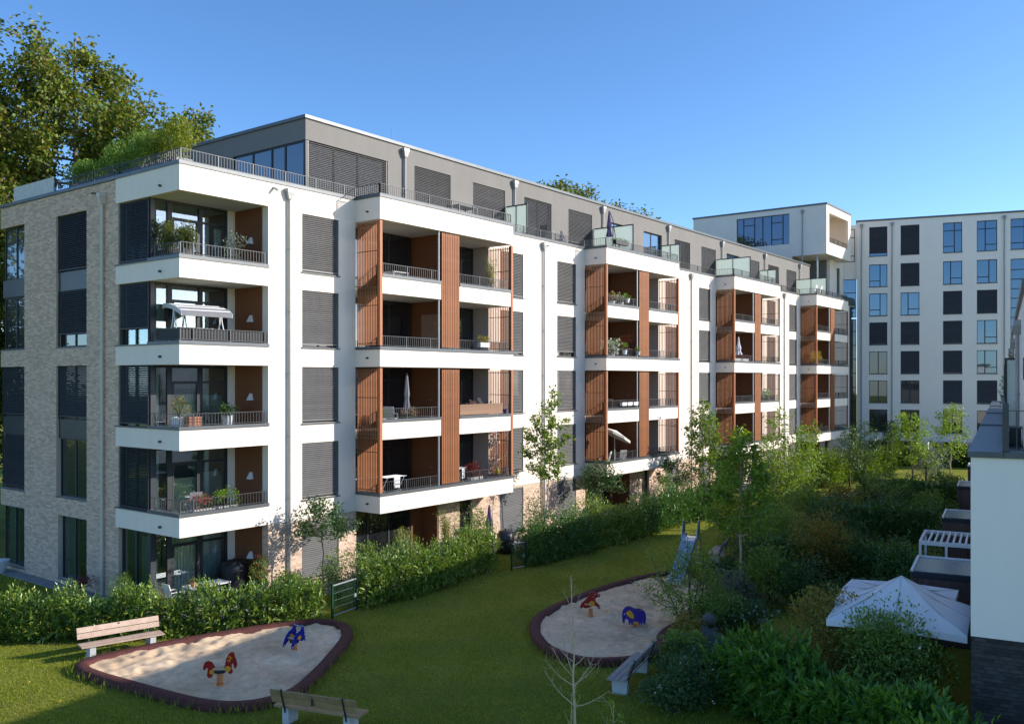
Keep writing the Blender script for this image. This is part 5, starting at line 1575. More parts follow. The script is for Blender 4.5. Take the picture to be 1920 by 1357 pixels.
def shrub_geo(t, r, h, n, L, mat, rng, z0=0.0, clumps=16, stems=7, flat=1.0, flower=None, nfl=0, bark='trunkdark', box=None, wid=0.45, up=0.3, bot=0.12, fls=0.05):
    rr = random.Random(int(rng.integers(1 << 30)))
    cs = []
    for i in range(clumps):
        a = rr.uniform(0, 6.28); q = math.sqrt(rr.uniform(0.02, 1)); zc = rr.uniform(bot + 0.13, 0.95)
        k = math.sqrt(max(0.05, 1 - (max(0, zc - 0.35) / 0.65) ** 2)) if zc > 0.35 else 0.75 + 0.7 * zc
        x, y = math.cos(a) * q * r * 0.82 * k, math.sin(a) * q * r * 0.82 * k
        if box: x, y = rr.uniform(-box[0], box[0]), rr.uniform(-box[1], box[1])
        cs.append((x, y, zc * h))
    cs = np.array(cs)
    ci = rng.integers(0, clumps, n)
    sp = np.array([0.27 * r, 0.27 * r, 0.16 * h]) if not box else np.array([0.25 * box[0] + 0.05, 0.3 * box[1] + 0.04, 0.2 * h])
    O = rng.normal(0, 1, (n, 3)); O = O / np.maximum(1, np.linalg.norm(O, axis=1, keepdims=True) / 1.7)
    P = cs[ci] + O * sp * rng.uniform(0.6, 1.25, clumps)[ci][:, None]
    P[:, 2] = np.maximum(P[:, 2], bot * h * rng.uniform(0.2, 1, n)) + z0
    D = unit(O) * 0.7 + rng.normal(0, 0.55, (n, 3)) + np.array([0, 0, up])
    leaves('leaves', P, D, L * rng.uniform(0.65, 1.2, n), L * wid * np.ones(n), mat, t, rng, 0.2, 1.5)
    m = MB()
    for i in range(min(stems * 2, clumps)):
        c = cs[i]
        b = (rr.uniform(-0.15, 0.15) * r, rr.uniform(-0.15, 0.15) * r)
        m.tube([(b[0], b[1], z0), (b[0] * 0.4 + c[0] * 0.45, b[1] * 0.4 + c[1] * 0.45, z0 + c[2] * 0.55), (c[0], c[1], z0 + c[2])], [0.014, 0.010, 0.004], 4, cap=False)
    m.obj('stems', bark, t)['kind'] = 'stuff'
    if flower:
        ii = rng.integers(0, n, nfl)
        Pf = np.repeat(P[ii] + unit(O[ii]) * 0.04, 5, 0) + rng.normal(0, 0.018, (nfl * 5, 3))
        Df = rng.normal(0, 1, (nfl * 5, 3)) + np.array([0, 0, 0.5])
        leaves('flowers', Pf, Df, np.full(nfl * 5, fls), np.full(nfl * 5, fls * 0.8), flower, t, rng, 0.2, 1.5)

def shrub(label, x, y, r, h, n, L, mat, seed, group=None, name='shrub', cat='shrub', **kw):
    t = thing(name, label, cat, (x, y, 0), 0, group)
    shrub_geo(t, r, h, n, L, mat, np.random.default_rng(seed), **kw)
    return t

def W(px, d):      # bearing and distance as surveyed from the camera stand
    r = (px - 960) / 1687.0 * d
    return (-17.84 + r * 0.6046 + d * 0.7966, -27.94 - r * 0.7966 + d * 0.6046)

# --- hedges
HD = 'laurel hedges along the lawn'
hedge('sunlit laurel hedge behind the pinkish bench, nearest the brick gable', [(-8.5, 5.6), (-5.3, 2.35), (-2.0, -1.35), (-0.1, -2.65), (1.6, -3.55), (2.75, -4.05)], 1.15, 1.28, 11, 'l_laurel', 0.135, 24, 10, wob=0.3)
hedge('laurel hedge below the first balcony bay, right of the green gate', [(4.55, -4.0), (7.0, -4.35), (9.0, -4.2), (10.8, -3.75), (12.7, -3.5)], 1.2, 1.7, 12, 'l_laurel', 0.12, 21, 9, wob=0.24)
hedge('laurel hedge between the first two bays, in front of the tall young maple', [(13.9, -4.5), (15.5, -4.7), (17.4, -4.85), (19.0, -4.9)], 1.3, 1.75, 13, 'l_laurel2', 0.12, 17, 9)
hedge('glossy laurel hedge with a sunny face at the second bay', [(19.3, -4.75), (22.4, -4.85), (24.0, -4.8)], 1.3, 1.8, 14, 'l_laurel', 0.12, 20, 9, wob=0.2)
hedge('dark laurel hedge behind the top of the slide', [(24.2, -4.8), (28.5, -4.6), (31.5, -4.8)], 1.5, 1.9, 15, 'l_laurel2', 0.12, 14, 9)
hedge('bright laurel hedge beside the far sunny lawn', [(50.5, -5.2), (56.0, -5.3), (62.0, -5.9), (65.5, -6.4)], 1.8, 2.0, 16, 'l_laurel', 0.17, 9, 9)
hedge('dark hedge at the foot of the pale end block', [(72.5, -3.0), (74.5, -9.5), (76.5, -17.0)], 1.4, 1.9, 17, 'l_dark', 0.2, 8, 8)
hedge('fresh green laurel hedge in the bottom right foreground', [(4.45, -18.45), (3.2, -20.0), (2.35, -21.6), (1.55, -23.3), (0.9, -25.2)], 1.8, 1.42, 18, 'l_front', 0.21, 21, 11, single=300, wob=0.22)
# garden dividers between the terraced houses
for i, (x, y0, y1, hgt, lab) in enumerate([(16.2, 2.5, 8.6, 1.8, 'dark garden hedge crossing the plot left of the white pergola'), (27.6, 2.2, 8.2, 1.9, 'dark garden hedge between the second and third timber shed'),
                                      (40.6, 2.0, 7.6, 1.9, 'dark garden hedge running up to the farthest timber shed')]):
    a, b = hw((x, y0)), hw((x, y1))
    hedge(lab, [(a.x, a.y), (b.x, b.y)], 1.2, hgt, 30 + i, 'l_laurel2', 0.14, 12, 8, group='hedges dividing the terraced house gardens', cat='hedge', name='garden_hedge')

# --- large trees behind the gable
tree('plane_tree', 'tallest broad leaved tree at the left edge, rising behind the brick gable', 1.0, 29.5, 31.5, 5.0, lambda f: 9.5 * math.sqrt(max(0.01, 1 - f ** 3)), 84000, 0.32, 'l_plane', 41, 0.42, 'greybark', 'large trees behind the gable', 70, 0.5, 0.42, 9, clump=1, wid=0.7)
tree('plane_tree', 'broad leaved tree directly behind the roof terrace with green shrubs', 8.6, 24.2, 29.0, 7.0, lambda f: 6.8 * math.sqrt(max(0.01, 1 - f ** 3)), 60000, 0.31, 'l_plane', 42, 0.34, 'greybark', 'large trees behind the gable', 60, 0.5, 0.38, 9, wid=0.7)
tree('plane_tree', 'lower broad leaved treetop peeping over the left end of the penthouse', 13.6, 19.9, 25.2, 11.0, lambda f: 3.4 * math.sqrt(max(0.01, 1 - f ** 3)), 16000, 0.30, 'l_plane', 43, 0.25, 'greybark', 'large trees behind the gable', 40, 0.6, 0.30, 7, wid=0.7)
tree('dark_tree', 'dark tree seen past the left edge of the brick gable', -3.2, 24.5, 15.5, 1.0, round_(4.6), 12000, 0.26, 'l_dark', 44, 0.25, 'bark', None, 44, 0.5, 0.4, 7)
for i, (px, py, d, r, n, lab) in enumerate([(1050, 345, 80, 2.6, 1900, 'largest treetop peeping over the penthouse roof'), (1110, 374, 82, 1.4, 500, 'small treetop just right of the largest one over the roof'),
                                         (1155, 384, 84, 1.2, 450, 'round little treetop over the middle of the penthouse roof'), (1192, 398, 86, 1.6, 600, 'flat treetop over the penthouse roof near the corner building'),
                                         (1228, 413, 88, 0.9, 250, 'tiniest treetop over the penthouse roof, closest to the corner building')]):
    x, y = W(px, d); hz = 8.2 + (712 - py) / 1687 * d
    tree('roadside_tree', lab, x, y, hz + 0.9, hz - 5, round_(r * 1.25), n * 3, 0.36, 'l_plane', 50 + i, 0.15, 'bark', 'trees behind the penthouse roof', 26, 0.6, 0.32, 5)

# --- young trees in the courtyard
tree('cherry_tree', 'small dark tree with a flat crown on a bare stem, behind the nearest hedge', 5.1, -1.5, 3.75, 2.25, umbrella(1.25), 1900, 0.13, 'l_dark', 61, 0.045, 'bark', 'small flat crowned trees along the facade', 20, 0.35, 0.09, 6)
tree('cherry_tree', 'small dark flat crowned tree at the left corner of the second bay', 24.5, -1.8, 3.75, 2.3, umbrella(1.35), 1500, 0.15, 'l_dark', 62, 0.05, 'bark', 'small flat crowned trees along the facade', 20, 0.35, 0.10, 6)
tree('cherry_tree', 'small dark flat crowned tree in front of the right end of the second bay', 32.2, -2.6, 3.5, 1.9, umbrella(1.3), 1500, 0.15, 'l_dark', 63, 0.05, 'bark', 'small flat crowned trees along the facade', 20, 0.35, 0.10, 6)
tree('maple_tree', 'tall slender maple with light crown before the wall between the first two bays', 19.66, -1.4, 8.55, 3.3, ovate(1.12), 2500, 0.18, 'l_maple', 64, 0.06, 'palebark', 'slender young maples', 34, 0.9, 0.10, 5, multi=2)
tree('maple_tree', 'slender maple in front of the wall between the second and third bay', 33.9, -3.6, 7.2, 2.3, ovate(1.35), 2600, 0.19, 'l_maple', 65, 0.065, 'palebark', 'slender young maples', 34, 0.9, 0.11, 5)
tree('maple_tree', 'nearest leafy maple with a straight pale trunk, right of the slide', 13.98, -14.46, 6.6, 2.5, ovate(1.35), 4200, 0.165, 'l_bright', 66, 0.065, 'palebark', 'slender young maples', 38, 0.8, 0.11, 6)  # brighter leaf palette stands in for sun on this crown
tree('birch_tree', 'multi stemmed light green tree before the third bay', 38.4, -7.7, 7.0, 1.6, ovate(1.9), 3200, 0.17, 'l_bright', 67, 0.06, 'palebark', None, 44, 0.9, 0.14, 6, multi=4)
tree('birch_tree', 'loose green young tree left of the multi stemmed one, below the third bay', 33.8, -8.2, 5.6, 1.0, ovate(1.7), 1800, 0.17, 'l_maple', 68, 0.05, 'bark', None, 40, 0.8, 0.14, 6, multi=2)
tree('dark_leaved_tree', 'sparse dark leaved young tree at the path, left of a pair', 52.6, -6.9, 4.8, 1.5, ovate(1.3), 1000, 0.18, 'l_dark', 69, 0.07, 'bark', 'pair of dark young trees by the path', 26, 0.8, 0.14, 5)
tree('dark_leaved_tree', 'sparse dark leaved young tree at the path, right of a pair', 56.2, -7.0, 5.1, 1.6, ovate(1.4), 1000, 0.18, 'l_dark', 70, 0.07, 'bark', 'pair of dark young trees by the path', 26, 0.8, 0.14, 5)
tree('small_conifer', 'small dark pointed tree in front of the end block', 69.5, -5.6, 4.6, 1.2, lambda f: 1.7 * (1 - f) + 0.1, 1600, 0.2, 'l_dark', 71, 0.08, 'bark', None, 36, 0.15, 0.12, 6)
x, y = W(1712, 72)
tree('locust_tree', 'bright yellow green tree on the sunny lawn behind the lamp post', x, y, 5.75, 1.6, umbrella(2.0), 2200, 0.2, 'l_bright', 72, 0.07, 'bark', None, 30, 0.5, 0.15, 6, lean=(0.4, 0.6))
x, y = W(1782, 78)
tree('locust_tree', 'bright drooping young tree right of the sunny lawn', x, y, 6.3, 1.9, umbrella(1.75), 1500, 0.2, 'l_bright', 73, 0.06, 'palebark', None, 26, 0.45, 0.16, 6, hang=0.6)
tree('serviceberry_tree', 'airy light green multi stemmed bush tree beside the slide and sandpit', 9.6, -14.6, 3.1, 0.7, lambda f: 1.75 * (0.75 - 0.25 * f) * (1.15 - 0.5 * f), 3300, 0.095, 'l_bright', 74, 0.045, 'bark', None, 44, 0.8, 0.09, 8, multi=5)
tree('bare_sapling', 'pale bare sapling in the foreground between the two sandpits', -1.44, -17.23, 4.1, 1.5, lambda f: 0.95 * (1 - 0.78 * f), 8, 0.05, 'l_bright', 75, 0.036, 'saplingbark', None, 20, 1.9, 0.02, 5, lean=(-0.12, 0.05), wid=0.4)
x, y = W(1150, 18.2)
tree('leafy_sapling', 'low sapling with a few yellow green leaves at the bottom edge', x, y, 1.75, 0.5, lambda f: 0.45 * (1 - 0.5 * f), 120, 0.085, 'l_bright', 76, 0.018, 'saplingbark', None, 9, 1.3, 0.03, 3)
x, y = W(1072, 18.0)
tree('bare_sapling', 'short pale bare sapling at the bottom edge below the tall one', x, y, 2.0, 0.6, lambda f: 0.42 * (1 - 0.5 * f), 4, 0.05, 'l_bright', 77, 0.018, 'saplingbark', None, 7, 1.5, 0.02, 2)

# --- shrubs of the beds and gardens on the right
SG = [
    (1288, 24.9, 0.8, 0.8, 1500, 'l_dark', 'low dark shrub with white specks beside the grey weathered bench', 'whitefl', 26),
    (1262, 22.3, 0.8, 0.7, 1400, 'l_dark', 'dark low shrub right of the near grey bench leg', 'whitefl', 14),
    (1290, 22.9, 0.95, 1.0, 1600, 'l_dark', 'dark shrub at the left end of the foreground laurel hedge', 'whitefl', 12),
    (1283, 25.8, 0.8, 0.9, 1300, 'l_garden', 'grey leaved low shrub in front of the stone ball', None, 0),
    (1300, 27.9, 0.8, 0.75, 1100, 'l_olive', 'reddish olive low shrub left of the stone ball', None, 0),
    (1345, 29.6, 1.0, 1.2, 1700, 'l_garden', 'green shrub behind the stone ball', None, 0),
    (1395, 29.6, 1.0, 1.0, 1700, 'l_dark', 'dark shrub covered with white blossoms right of the stone ball', 'whitefl', 110),
    (1372, 33.0, 1.0, 1.0, 1700, 'l_grey', 'grey green shrub at the foot of the nearest maple', None, 0),
    (1352, 36.6, 1.0, 0.7, 1400, 'l_dark', 'dark shrub with white flowers in front of the far grey bench', 'whitefl', 40),
    (1410, 36.5, 1.3, 1.75, 2200, 'l_dark', 'dense dark shrub behind the nearest maple trunk', None, 0),
    (1395, 42.0, 1.2, 1.6, 1800, 'l_garden', 'shrub beside the low concrete seat block', None, 0),
    (1448, 33.0, 1.3, 2.05, 2600, 'l_garden', 'bushy green shrub right of the nearest maple', None, 0),
    (1500, 32.4, 1.2, 1.5, 2000, 'l_dark', 'dark shrub in the shade between two lighter ones', None, 0),
    (1535, 36.0, 1.5, 2.55, 3000, 'l_olive', 'tallest olive tinged shrub in the middle of the gardens', None, 0),
    (1470, 40.5, 1.4, 2.1, 2400, 'l_garden', 'rounded shrub in the middle distance left of the tallest olive one', None, 0),
    (1440, 46.0, 1.5, 2.0, 2300, 'l_garden', 'light shrub at the lawn edge below the multi stemmed tree', None, 0),
    (1560, 43.0, 1.5, 2.0, 2400, 'l_dark', 'dark shrub behind the tallest olive one', None, 0),
    (1505, 49.0, 1.6, 2.1, 2400, 'l_garden', 'broad green shrub near the bend of the lawn', None, 0),
    (1600, 37.5, 1.3, 1.7, 2000, 'l_dark', 'dark shrub left of the nearest timber shed', None, 0),
    (1680, 34.5, 1.2, 1.7, 2000, 'l_laurel2', 'upright laurel like shrub beside the nearest timber shed', None, 0),
    (1620, 30.0, 1.3, 1.5, 2000, 'l_dark', 'dark shrub behind the white canopies', None, 0),
    (1490, 57.5, 1.9, 1.9, 2200, 'l_garden', 'green shrub at the foot of the multi stemmed tree', None, 0),
    (1565, 56.0, 1.9, 1.5, 2400, 'l_olive', 'brownish green shrub beside the path', None, 0),
    (1630, 58.0, 1.8, 1.2, 2200, 'l_dark', 'dark shrub right of the path', None, 0),
    (1690, 52.0, 1.6, 1.6, 2200, 'l_dark', 'dark shrub in the third garden plot', None, 0),
    (1745, 50.0, 1.3, 1.8, 1800, 'l_garden', 'shrub beside the second timber shed', None, 0),
    (1700, 63.0, 1.7, 1.1, 2000, 'l_laurel2', 'tall shrub in front of the sunny lawn and lamp post', 'whitefl', 20),
    (1772, 60.0, 1.3, 1.7, 2000, 'l_garden', 'shrub with white flowers near the farthest sheds', 'whitefl', 60),
    (1740, 73.0, 1.6, 3.0, 1800, 'l_grey', 'pale grey green shrub left of the drooping tree', 'whitefl', 20),
    (1500, 66.0, 1.8, 2.6, 2200, 'l_garden', 'shrub in front of the last bay', 'whitefl', 24),
    (1540, 69.0, 1.8, 2.6, 2000, 'l_bright', 'bright green shrub under the last bay', 'whitefl', 24),
    (1455, 60.0, 1.9, 2.8, 2200, 'l_dark', 'dark shrub between the hedge and the multi stemmed tree', None, 0),
    (1365, 55.5, 1.7, 2.3, 2200, 'l_maple', 'leafy shrub at the end of the hedge row, near the second maple', None, 0),
    (1330, 56.0, 1.3, 1.9, 1500, 'l_garden', 'shrub right behind the second maple trunk', None, 0),
]
for i, (px, d, r, h, n, mt, lab, fl, nf) in enumerate(SG):
    x, y = W(px, d)
    shrub(lab, x, y, r, h, int(n * 1.35), 0.085 + 0.0013 * d, mt, 100 + i, None, flower=fl, nfl=nf, clumps=20)
x, y = W(1555, 23.2)
shrub('olive and yellow leaved shrub in front of the large white parasol', x, y, 1.3, 2.5, 7500, 0.105, 'l_olive', 150, clumps=40, stems=10)
x, y = W(1672, 21.6)
shrub('green upright shrub below the right half of the large white parasol', x, y, 1.3, 2.55, 8500, 0.11, 'l_garden', 151, clumps=44, stems=10)
x, y = W(1650, 50.5)
tree('sumac_tree', 'small tree with feathery fresh leaves on a thin stem among the dark gardens', x, y, 3.2, 1.7, umbrella(1.35), 900, 0.2, 'l_garden', 152, 0.05, 'greybark', None, 14, 0.2, 0.10, 6, wid=0.3)
sx = [(3.5, -1.3, 0.55, 1.1, 'l_garden', 'redfl', 14, 'shrub with red flowers beside the dark covered grill'), (4.9, -2.6, 0.75, 1.7, 'l_laurel', None, 0, 'laurel shrub at the foot of the first downpipe'),
      (6.7, -2.3, 0.8, 1.7, 'l_laurel', None, 0, 'laurel shrub below the blinds at ground level'), (8.1, -2.6, 0.7, 1.5, 'l_laurel2', None, 0, 'laurel shrub in front of the brick pier of the first bay'),
      (13.6, -2.3, 0.8, 2.2, 'l_laurel', 'pinkfl', 26, 'oleander with pink blossoms left of the purple folded parasol'), (17.0, -2.7, 0.85, 2.3, 'l_laurel2', 'pinkfl', 34, 'oleander with pink blossoms right of the covered grill'),
      (20.9, -2.4, 0.8, 1.9, 'l_laurel', None, 0, 'laurel shrub under the tall young maple'), (22.8, -2.6, 0.8, 2.0, 'l_laurel', None, 0, 'laurel shrub under the blinds beside the second bay'),
      (29.9, -3.0, 0.9, 2.3, 'l_garden', None, 0, 'shrub in front of the second bay pier'), (35.5, -2.0, 1.0, 2.4, 'l_olive', None, 0, 'yellowish shrub right of the second bay')]
for i, (x, y, r, h, mt, fl, nf, lab) in enumerate(sx):
    shrub(lab, x, y, r, h, 1500, 0.11, mt, 170 + i, flower=fl, nfl=nf)
# rounded shrub and low plants at the corner terrace
shrub('rounded clipped shrub in front of the ground floor corner window', -0.65, 2.6, 0.5, 1.15, 2600, 0.05, 'l_garden', 190, clumps=26)
shrub('low dark red shrub at the foot of the cream downpipe', -0.6, 5.6, 0.5, 0.75, 700, 0.08, 'l_red', 191)
shrub('orange flowering low plant at the glazed ground floor corner', -0.25, 0.9, 0.3, 0.75, 300, 0.07, 'l_garden', 192, flower='orangefl', nfl=40)
def bamboo(label, x, y, h, r, n, seed, z0=0.0):
    t = thing('bamboo_clump', label, 'bamboo', (x, y, z0), 0)
    rng = np.random.default_rng(seed)
    m = MB(); A = []; B = []
    for i in range(26):
        a = rng.uniform(0, 6.28); q = rng.uniform(0.2, 1) * r
        b = np.array([rng.normal(0, 0.09), rng.normal(0, 0.09), 0]); e = np.array([math.cos(a) * q, math.sin(a) * q, h * rng.uniform(0.7, 1.02)])
        mid = b + (e - b) * np.array([0.25, 0.25, 0.6])
        m.tube([tuple(b), tuple(mid), tuple(e)], [0.009, 0.007, 0.003], 4, cap=False)
        A.append(mid); B.append(e)
    m.obj('canes', 'palebark', t)['kind'] = 'stuff'
    i = rng.integers(0, 26, n); g = rng.uniform(-0.5, 1.05, (n, 1))
    P = np.array(A)[i] + (np.array(B)[i] - np.array(A)[i]) * g + rng.normal(0, 0.07, (n, 3))
    P[:, 2] = np.maximum(P[:, 2], 0.1)
    D = rng.normal(0, 0.6, (n, 3)) + np.array([0, 0, -0.15])
    leaves('leaves', P, D, 0.13 * rng.uniform(0.7, 1.2, n), np.full(n, 0.022), 'l_bamboo', t, rng, 0.2, 1.5)
    return t
bamboo('feathery bamboo left of the round chair on the first bay terrace', 8.7, -2.3, 2.2, 0.6, 1500, 201)
bamboo('feathery yellow bamboo in front of the wooden wall below the first bay', 12.0, -1.7, 2.6, 0.65, 1800, 202)

# ivy and low plants in the shaded beds
rng = np.random.default_rng(5)
n = 30000
poly = [(4.5, -16.0), (8.6, -15.0), (14.5, -14.3), (17.5, -12.0), (26, -11.6), (36, -10.4), (47, -9.3), (55, -12.3), (58, -14.5), (40, -17.5), (20, -20.3), (8, -22.3), (5, -19)]
gx = rng.uniform(3, 58, n); gy = rng.uniform(-23, -9, n)
k = in_poly(gx, gy, poly) & ~((gx > 5.5) & (gx < 14) & (gy < -16.6) & (gy > -20.2))
P = np.stack([gx[k], gy[k], rng.uniform(0, 0.32, k.sum()) ** 1.2], 1)
gc = leaves('ground_cover', P, rng.normal(0, 0.6, P.shape) + np.array([0, 0, 0.5]), 0.16 * rng.uniform(0.6, 1.3, len(P)), 0.09 * np.ones(len(P)), 'l_dark', None, rng, 0.2, 1.2)
tag(gc, 'low dark ground cover in the shaded beds', 'ground cover', kind='stuff')

# grass blades of the lawn
n = 330000
rr_ = rng.uniform(0, 1, n)
d = 20.5 + 36 * rr_ ** 1.5
u = rng.uniform(-0.60, 0.32, n)
r = u * d
gx = -17.84 + r * 0.6046 + d * 0.7966; gy = -27.94 - r * 0.7966 + d * 0.6046
pa = np.array(PIT_A); pb = np.array(PIT_B)
k = ~in_poly(gx, gy, PIT_A) & ~in_poly(gx, gy, PIT_B) & ~((gy > -1.2) & (gx > -0.1)) & ~((gx > -0.75) & (gy > 0.1)) & ~in_poly(gx, gy, poly)
gx, gy, d = gx[k], gy[k], d[k]; n = len(gx)
hh = rng.uniform(0.022, 0.058, n) * (1 + 0.8 * (rng.uniform(0, 1, n) > 0.985))
# longer tufts along the rubber rims
for q in (pa, pb):
    pass
a = rng.uniform(0, 6.28, n); wv = 0.006 + 0.00022 * d
ca, sa = np.cos(a) * wv, np.sin(a) * wv
tl = rng.normal(0, 0.022, (n, 2))
V = np.stack([np.stack([gx - ca, gy - sa, np.full(n, -0.01)], 1), np.stack([gx + ca, gy + sa, np.full(n, -0.01)], 1), np.stack([gx + tl[:, 0], gy + tl[:, 1], hh], 1)], 1).reshape(-1, 3)
g = npmesh('grass', V, np.arange(n * 3).reshape(-1, 3), 'grassblade')
tag(g, 'short green grass of the courtyard lawn', 'grass', kind='stuff')
# a few fallen leaves
m_ = 420
fx = rng.uniform(-7, 24, m_); fy_ = rng.uniform(-13, -2.5, m_)
kk = ~in_poly(fx, fy_, PIT_A) & ~in_poly(fx, fy_, PIT_B)
fl_ = leaves('fallen_leaves', np.stack([fx[kk], fy_[kk], np.full(kk.sum(), 0.055)], 1), np.stack([rng.normal(0, 1, kk.sum()), rng.normal(0, 1, kk.sum()), rng.normal(0, 0.15, kk.sum())], 1), rng.uniform(0.06, 0.12, kk.sum()), rng.uniform(0.04, 0.07, kk.sum()), 'l_yellow', None, rng, 0.2)
tag(fl_, 'scattered yellow fallen leaves on the courtyard lawn', 'fallen leaves', kind='stuff')
# long dry grass at the outer edge of the rims
PT = []
for q, cnt in ((pa, 900), (pb, 500)):
    i = rng.integers(0, len(q), cnt); c = q.mean(0)
    o = q[i] - c; o /= np.linalg.norm(o, axis=1)[:, None]
    PT.append(q[i] + o * rng.uniform(0.0, 0.22, (cnt, 1)) + rng.normal(0, 0.03, (cnt, 2)))
PT = np.concatenate(PT); n = len(PT)
D = np.stack([rng.normal(0, 0.25, n), rng.normal(0, 0.25, n), np.ones(n)], 1)
tf = leaves('long_grass', np.concatenate([PT, np.zeros((n, 1))], 1), D, rng.uniform(0.08, 0.32, n), np.full(n, 0.012), 'l_bamboo', None, rng, 0.1)
tag(tf, 'longer grass left standing along the sandpit rims', 'grass', kind='stuff')

# ------------------------------------------------------------------ things on the balconies and terraces
def potted(label, x, y, z, pot, pr, phh, r, h, n, L, mat, seed, flower=None, nfl=0, box=None, name='potted_plant', cat='potted plant', group=None, clumps=10, wid=0.45, up=0.3, fls=0.05):
    t = thing(name, label, cat, (x, y, z), 0, group)
    if box:
        bx, by = box
        MB().box(-bx, bx, -by, by, 0, phh).obj('planter_box', pot, t)
        MB().box(-bx + 0.02, bx - 0.02, -by + 0.02, by - 0.02, phh + 0.001, phh + 0.012).obj('soil', 'soil', t)
    else:
        MB().lathe([(pr * 0.72, 0), (pr, phh * 0.92), (pr * 1.06, phh * 0.93), (pr * 1.06, phh), (pr * 0.9, phh), (pr * 0.88, phh - 0.03)], 14).obj('pot', pot, t)
        MB().lathe([(0.01, phh - 0.05), (pr * 0.88, phh - 0.05), (pr * 0.88, phh - 0.035), (0.01, phh - 0.03)], 12).obj('soil', 'soil', t)
    shrub_geo(t, r, h, n, L, mat, np.random.default_rng(seed), z0=phh - 0.03, clumps=clumps, stems=4, flower=flower, nfl=nfl, box=box and (box[0], box[1] * 1.2), wid=wid, up=up, bot=0.02, fls=fls)
    return t

def folded_parasol(label, x, y, z, h, mat, pole='galv', z_low=0.75, wmax=0.13):
    t = thing('folded_parasol', label, 'parasol', (x, y, z), 0)
    MB().tube([(0, 0, 0), (0, 0, h)], 0.02, 8).obj('pole', pole, t)
    m = MB(); n = 16; prof = [(0.02, h - 0.02), (0.05, h - 0.12), (0.085, h - 0.5), (wmax * 0.8, h * 0.62), (wmax * 0.6, h * 0.53), (wmax, z_low + 0.05), (wmax * 1.1, z_low)]
    k = len(prof)
    for i, (r, zz) in enumerate(prof):
        for j in range(n):
            a = 2 * math.pi * j / n; q = r * (1.0 + (0.28 if j % 2 else -0.22) * (i / (k - 1)))
            m.v.append((q * math.cos(a), q * math.sin(a), zz))
    for i in range(k - 1):
        for j in range(n):
            m.f.append((i*n+j, (i+1)*n+j, (i+1)*n+(j+1) % n, i*n+(j+1) % n))
    m.obj('canopy', mat, t)
    MB().lathe([(0.26, 0), (0.26, 0.06), (0.05, 0.10)], 12).obj('foot', 'concrete', t)
    return t

def table(label, x, y, z, w, d, h, mat, rz=0.0, name='table', legm=None):
    t = thing(name, label, 'table', (x, y, z), rz)
    MB().box(-w / 2, w / 2, -d / 2, d / 2, h - 0.035, h).obj('tabletop', mat, t)
    for a in (-1, 1):
        for b in (-1, 1):
            cx, cy = a * (w / 2 - 0.04), b * (d / 2 - 0.04)
            MB().box(cx - 0.025, cx + 0.025, cy - 0.025, cy + 0.025, 0, h - 0.037).obj('leg', legm or mat, t)
    return t

def chair(label, x, y, z, mat, rz=0.0, frame='galv', name='balcony_chair', back=0.5, group=None):
    t = thing(name, label, 'chair', (x, y, z), rz, group)
    MB().box(-0.24, 0.24, -0.24, 0.24, 0.42, 0.46).obj('seat', mat, t)
    MB().hexa([(-0.24, 0.20, 0.47), (0.24, 0.20, 0.47), (0.24, 0.23, 0.47), (-0.24, 0.23, 0.47), (-0.22, 0.34, 0.46 + back), (0.22, 0.34, 0.46 + back), (0.22, 0.37, 0.46 + back), (-0.22, 0.37, 0.46 + back)]).obj('backrest', mat, t)
    for a in (-0.22, 0.22):
        for b in (-0.22, 0.22): MB().tube([(a * 1.08, b * 1.1, 0), (a, b, 0.42)], 0.014, 6).obj('leg', frame, t)
        MB().tube([(a * 1.1, -0.22, 0.44), (a * 1.15, -0.22, 0.65), (a * 1.15, 0.28, 0.66)], 0.014, 6).obj('armrest', frame, t)
    return t

def drying_rack(label, x, y, z, rz=0.0):
    t = thing('drying_rack', label, 'drying rack', (x, y, z), rz)
    for s in (-0.5, 0.5):
        MB().tube([(s, -0.28, 0), (s, 0.28, 0.95)], 0.013, 6).obj('leg', 'white', t)
        MB().tube([(s, 0.28, 0), (s, -0.28, 0.95)], 0.013, 6).obj('leg', 'white', t)
    m = MB()
    for yy in np.linspace(-0.3, 0.3, 7): m.tube([(-0.62, yy, 0.96), (0.62, yy, 0.96)], 0.008, 5)
    for xx in (-0.62, 0.62): m.tube([(xx, -0.3, 0.96), (xx, 0.3, 0.96)], 0.012, 5)
    m.obj('rods', 'white', t)
    c = MB()
    c.box(-0.1, 0.22, -0.31, -0.295, 0.5, 0.965).box(0.26, 0.5, 0.09, 0.105, 0.55, 0.965).obj('laundry', 'whitefab', t)
    return t

# roof terrace, left end
for i, (y, r, h, n, mt, L, lab) in enumerate([(1.75, 0.75, 1.25, 1700, 'l_bamboo', 0.16, 'arching yellow green bamboo behind the roof terrace railing corner'),
                                      (3.6, 0.9, 1.1, 2000, 'l_garden', 0.12, 'green bush in the middle of the roof terrace railing'),
                                      (5.6, 0.95, 0.95, 2000, 'l_garden', 0.12, 'broad green bush on the roof terrace left of the middle'),
                                      (7.7, 0.8, 0.75, 1500, 'l_garden', 0.12, 'low green bush at the far end of the roof terrace railing')]):
    potted(lab, 0.75, y, 15.68, 'steel', 0.3, 0.45, r, h * 1.12, int(n * 1.7), L, mt, 300 + i, box=(0.32, 0.85), name='terrace_bush', cat='terrace plant', clumps=18, wid=0.3 if i == 0 else 0.45)
